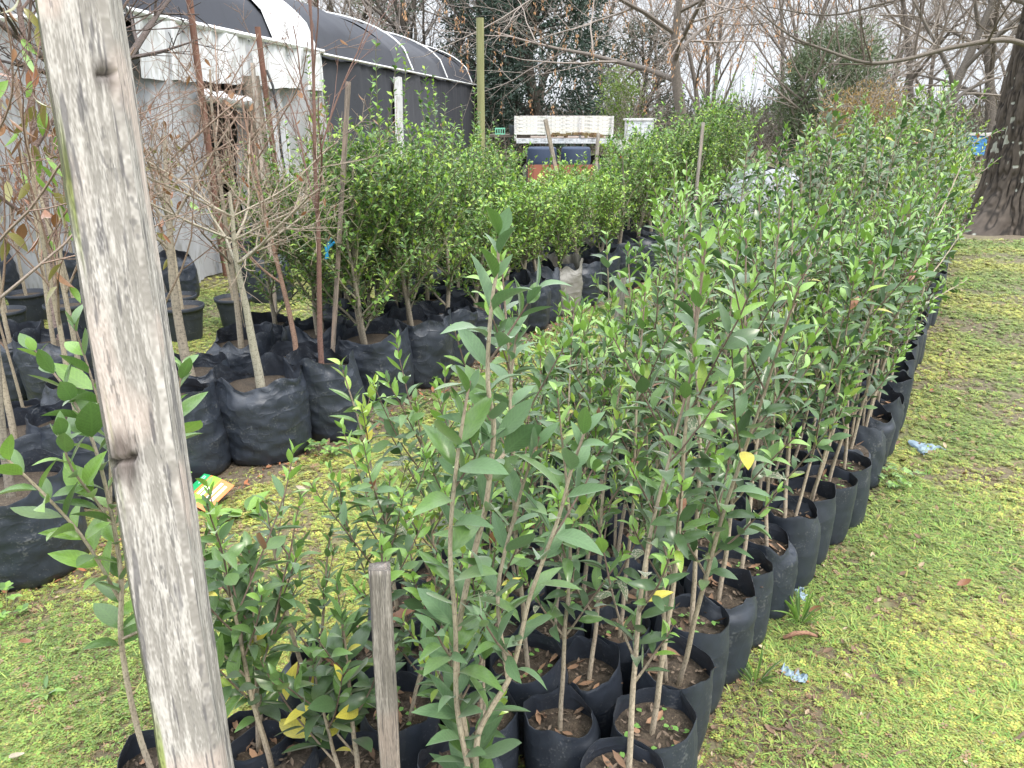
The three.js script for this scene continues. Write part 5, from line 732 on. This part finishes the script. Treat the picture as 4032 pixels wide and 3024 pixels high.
{
  const at = (o, x, z, y = 0) => { o.position.copy(W(x, 0, z)); o.rotation.y = y; return o; };
  const D = [[0.014, 0.036, 0.022], [0.035, 0.075, 0.045]];
  at(leafyTree('evergreen_tree', 'dense dark evergreen tree behind the trailer', 2001, { h: 8, r0: 0.22, crown: [0.4, 8.5, 1.9], n: 24000, size: 0.17, tones: D }), 1.0, 25);
  at(leafyTree('evergreen_tree', 'dark evergreen tree left of the trailer, with a blue-green crown', 2002, { h: 8.5, r0: 0.2, crown: [0.6, 9, 1.3], n: 15000, size: 0.17, tones: [[0.018, 0.05, 0.032], [0.045, 0.1, 0.06]] }), -0.9, 27);
  at(leafyTree('evergreen_tree', 'loose evergreen tree with bare stems behind the tunnel end', 2003, { h: 8, r0: 0.14, crown: [2.4, 8.5, 1.4], n: 4200, size: 0.15, tones: [[0.03, 0.06, 0.03], [0.06, 0.1, 0.05]], trunks: 2 }), -2.3, 26);
  at(leafyTree('evergreen_tree', 'greyish-green evergreen tree right of the dark one', 2007, { h: 5, r0: 0.14, crown: [0.3, 4.6, 1.7], n: 5000, size: 0.16, tones: [[0.05, 0.07, 0.04], [0.11, 0.12, 0.08]] }), 4.9, 31);
  at(leafyTree('olive_shrub', 'rounded olive-green shrub standing before the far bare trees', 2004, { h: 3, r0: 0.1, crown: [0.7, 3.2, 1.05], n: 15000, size: 0.11, tones: [[0.07, 0.11, 0.05], [0.16, 0.21, 0.1]], trunks: 3, cat: 'shrub', narrow: 0.8, droop: 0.5 }), 7.3, 18.4);
  at(leafyTree('rusty_shrub', 'dry orange-brown shrub right beside the olive shrub', 2005, { h: 1.7, r0: 0.05, crown: [0.2, 1.9, 0.85], n: 5200, size: 0.08, tones: [[0.2, 0.12, 0.04], [0.38, 0.27, 0.09]], trunks: 3, cat: 'shrub', droop: 0.4 }), 6.9, 15.6);
  at(leafyTree('light_green_shrub', 'narrow yellow-green shrub behind the trailer', 2006, { h: 2.2, r0: 0.04, crown: [0.3, 2.5, 0.4], n: 2800, size: 0.1, tones: [[0.12, 0.2, 0.03], [0.22, 0.32, 0.05]], cat: 'shrub' }), 2.75, 20);
  at(leafyTree('pale_willow', 'pale green thin-leaved tree behind the tunnel roof', 2009, { h: 8, r0: 0.15, crown: [3, 9, 2.6], n: 6500, size: 0.14, tones: [[0.1, 0.13, 0.06], [0.2, 0.23, 0.12]], trunks: 2 }), -7.4, 31);
  // thicket at the foot of the wood
  const th = new MB(), r = rng(3003);
  for (let k = 0; k < 900; k++) { const x = -26 + r() * 56, z = 24 + r() * 22, n = 3 + (r() * 4 | 0); for (let q = 0; q < n; q++) th.tube(wander(W(x + (r() - 0.5) * 0.6, 0, z), new V3((r() - 0.5) * 1.4, 1, (r() - 0.5) * 1.4), 1.2 + 2 * r(), r, { step: 0.6, wob: 0.7 }), (t) => 0.016 * (1 - t) + 0.005, 3, mixc([0.13, 0.11, 0.09], [0.28, 0.24, 0.2], r())); }
  solo('thicket', th.build(), TREEBARK, 'tangled bare thicket at the foot of the far wood', 'thicket', null, 'stuff');
  const hd = new MB(); for (let k = 0; k < 34000; k++) { const x = -30 + r() * 64, z = 34 + r() * 12, y = (0.1 + 1.9 * r()) * (0.6 + 0.5 * (0.5 + N3(x * 0.4, z * 0.4, 2))), d = new V3(r() - 0.5, r() - 0.3, r() - 0.5).normalize(); hd.leaf(W(x, y, z), d, perp(d, r() * 6), 0.3, 0.1, mixc([0.06, 0.07, 0.045], [0.16, 0.14, 0.1], r()), { segs: 2 }); }
  solo('undergrowth', hd.build(), FOLM, 'dull brown-green undergrowth beneath the far wood', 'undergrowth', null, 'stuff');
}
{ // the big trunk at the right edge
  const g = thing('big_tree', 'thick dark furrowed trunk with lichen at the right edge', 'tree', W(7.12, 0, 10.9));
  const bk1 = vnoise(64, 18, 71), bk2 = vnoise(120, 40, 72);
  const barkBig = tex(1024, 1024, (x, y) => { const f = clamp(2.4 * Math.abs(bk1(x + 0.01 * n16(x, y), y) - 0.5) + 0.9 * Math.abs(bk2(x, y) - 0.5)); const c = mixc([0.018, 0.014, 0.011], [0.085, 0.068, 0.055], sstep(0.08, 0.6, f) * (0.5 + 0.6 * n128(x, y * 0.6))); const li = sstep(0.74, 0.8, n64(x, y) * 0.6 + n16(x + 0.3, y) * 0.4); return mixc(c, [0.36, 0.37, 0.32], li * 0.85); });
  const furrow = (a, y) => { const w = a / (2 * PI); const f = 2.4 * Math.abs(bk1(w + 0.01 * n16(w, y * 0.25), y * 0.25) - 0.5); return sstep(0.08, 0.6, f); };
  const tr = sheet(320, 240, (u, v) => { const a = u * 2 * PI, y = v * 6 - 0.05; const flare = 0.34 * Math.pow(Math.max(0, 1 - y / 0.75), 2.2) * (1 + 0.6 * Math.sin(a * 5 + 1)); const R = 0.44 * (1 - 0.03 * y) + flare + 0.035 * (furrow(a, y) - 0.5) + 0.03 * N3(Math.cos(a) * 1.5, y * 0.8, Math.sin(a) * 1.5); return new V3(Math.cos(a) * R + 0.012 * y, y, Math.sin(a) * R); }, null, [1, 1.5]);
  part('trunk', tr, std({ map: barkBig, bumpMap: barkBig, bumpScale: 0.03, roughness: 0.95 }), g);
  const r = rng(5005), o = treeOpt({ depth: 4, kids: [9, 6, 5, 4], from: [0.12, 0.1, 0.1, 0.1], spread: [0.9, 0.8, 0.8, 0.8], ratio: [0.5, 0.55, 0.55, 0.5], up: 0.05, lift: 0.35, bark: [0.13, 0.11, 0.09], twig: [0.2, 0.16, 0.13] });
  const limbTo = (path, ra, rb, kids, kl) => { const m = new MB(), c = new THREE.CatmullRomCurve3(path.map(([x, y, z]) => new V3(x - 7.12, y, -z + 10.9))), pts = c.getPoints(36), tips = []; m.tube(pts, (t) => lerp(ra, rb, t), 9, (t, w) => [0.2, 0.17, 0.14]); for (let k = 0; k < kids; k++) { const t = lerp(0.18, 0.98, (k + 0.7 * r()) / kids), i = Math.floor(t * 36); const d = new V3((r() - 0.75) * 0.9, 0.55 + 0.5 * r() - (k % 4 === 0 ? 0.9 : 0), (r() - 0.5) * 1.2); treeLimb(m, tips, pts[i], d, kl * (0.5 + 0.8 * r()), lerp(ra, rb, t) * 0.55, 0.006, r, { ...o, depth: 3, kids: [6, 5, 4] }, 1); } part('limb', m.build(), TREEBARK, g); };
  limbTo([[6.85, 2.36, 10.7], [6.3, 2.45, 10.5], [5.6, 2.36, 10.4], [4.9, 2.2, 10.3], [4.5, 2.17, 10.3], [4.0, 2.32, 10.4], [3.55, 2.5, 10.5], [3.1, 2.85, 10.7]], 0.036, 0.01, 12, 1.2);
  limbTo([[6.8, 2.9, 10.9], [6.2, 3.1, 11.2], [5.4, 3.05, 11.6], [4.6, 2.9, 12], [3.8, 3.05, 12.4]], 0.03, 0.008, 10, 1.2);
  limbTo([[7.1, 3.8, 10.9], [6.2, 4.3, 10.4], [5.2, 4.4, 10.2], [4.2, 4.2, 10]], 0.035, 0.01, 10, 1.4);
  // earth and roots at its foot is ground; a low tree before the tunnel at left
}
{
  const [g] = bareTree('crooked bare tree standing before the tunnel end, upper left', 1201, 4.2, 0.085, { kids: [11, 5, 4, 3], from: [0.3, 0.15, 0.1, 0.1], spread: [1.2, 0.9, 0.8, 0.8], ratio: [0.42, 0.55, 0.5, 0.5], bark: [0.16, 0.135, 0.12], twig: [0.13, 0.1, 0.09], up: 0.02, wob: 0.16 }, [-0.02, 0]);
  g.position.copy(W(-2.87, 0, 5.95));
  const [g2] = bareTree('pale bare sapling tree with arching twigs at the far left edge', 1205, 3.0, 0.03, { kids: [9, 5, 3, 2], from: [0.25, 0.15, 0.1, 0.1], spread: [0.9, 0.9, 0.8, 0.8], ratio: [0.5, 0.55, 0.5, 0.5], bark: [0.34, 0.27, 0.24], twig: [0.2, 0.14, 0.12] }, [0.2, 0]);
  g2.position.copy(W(-2.75, 0, 4.3));
}
renderer.render(scene, camera);
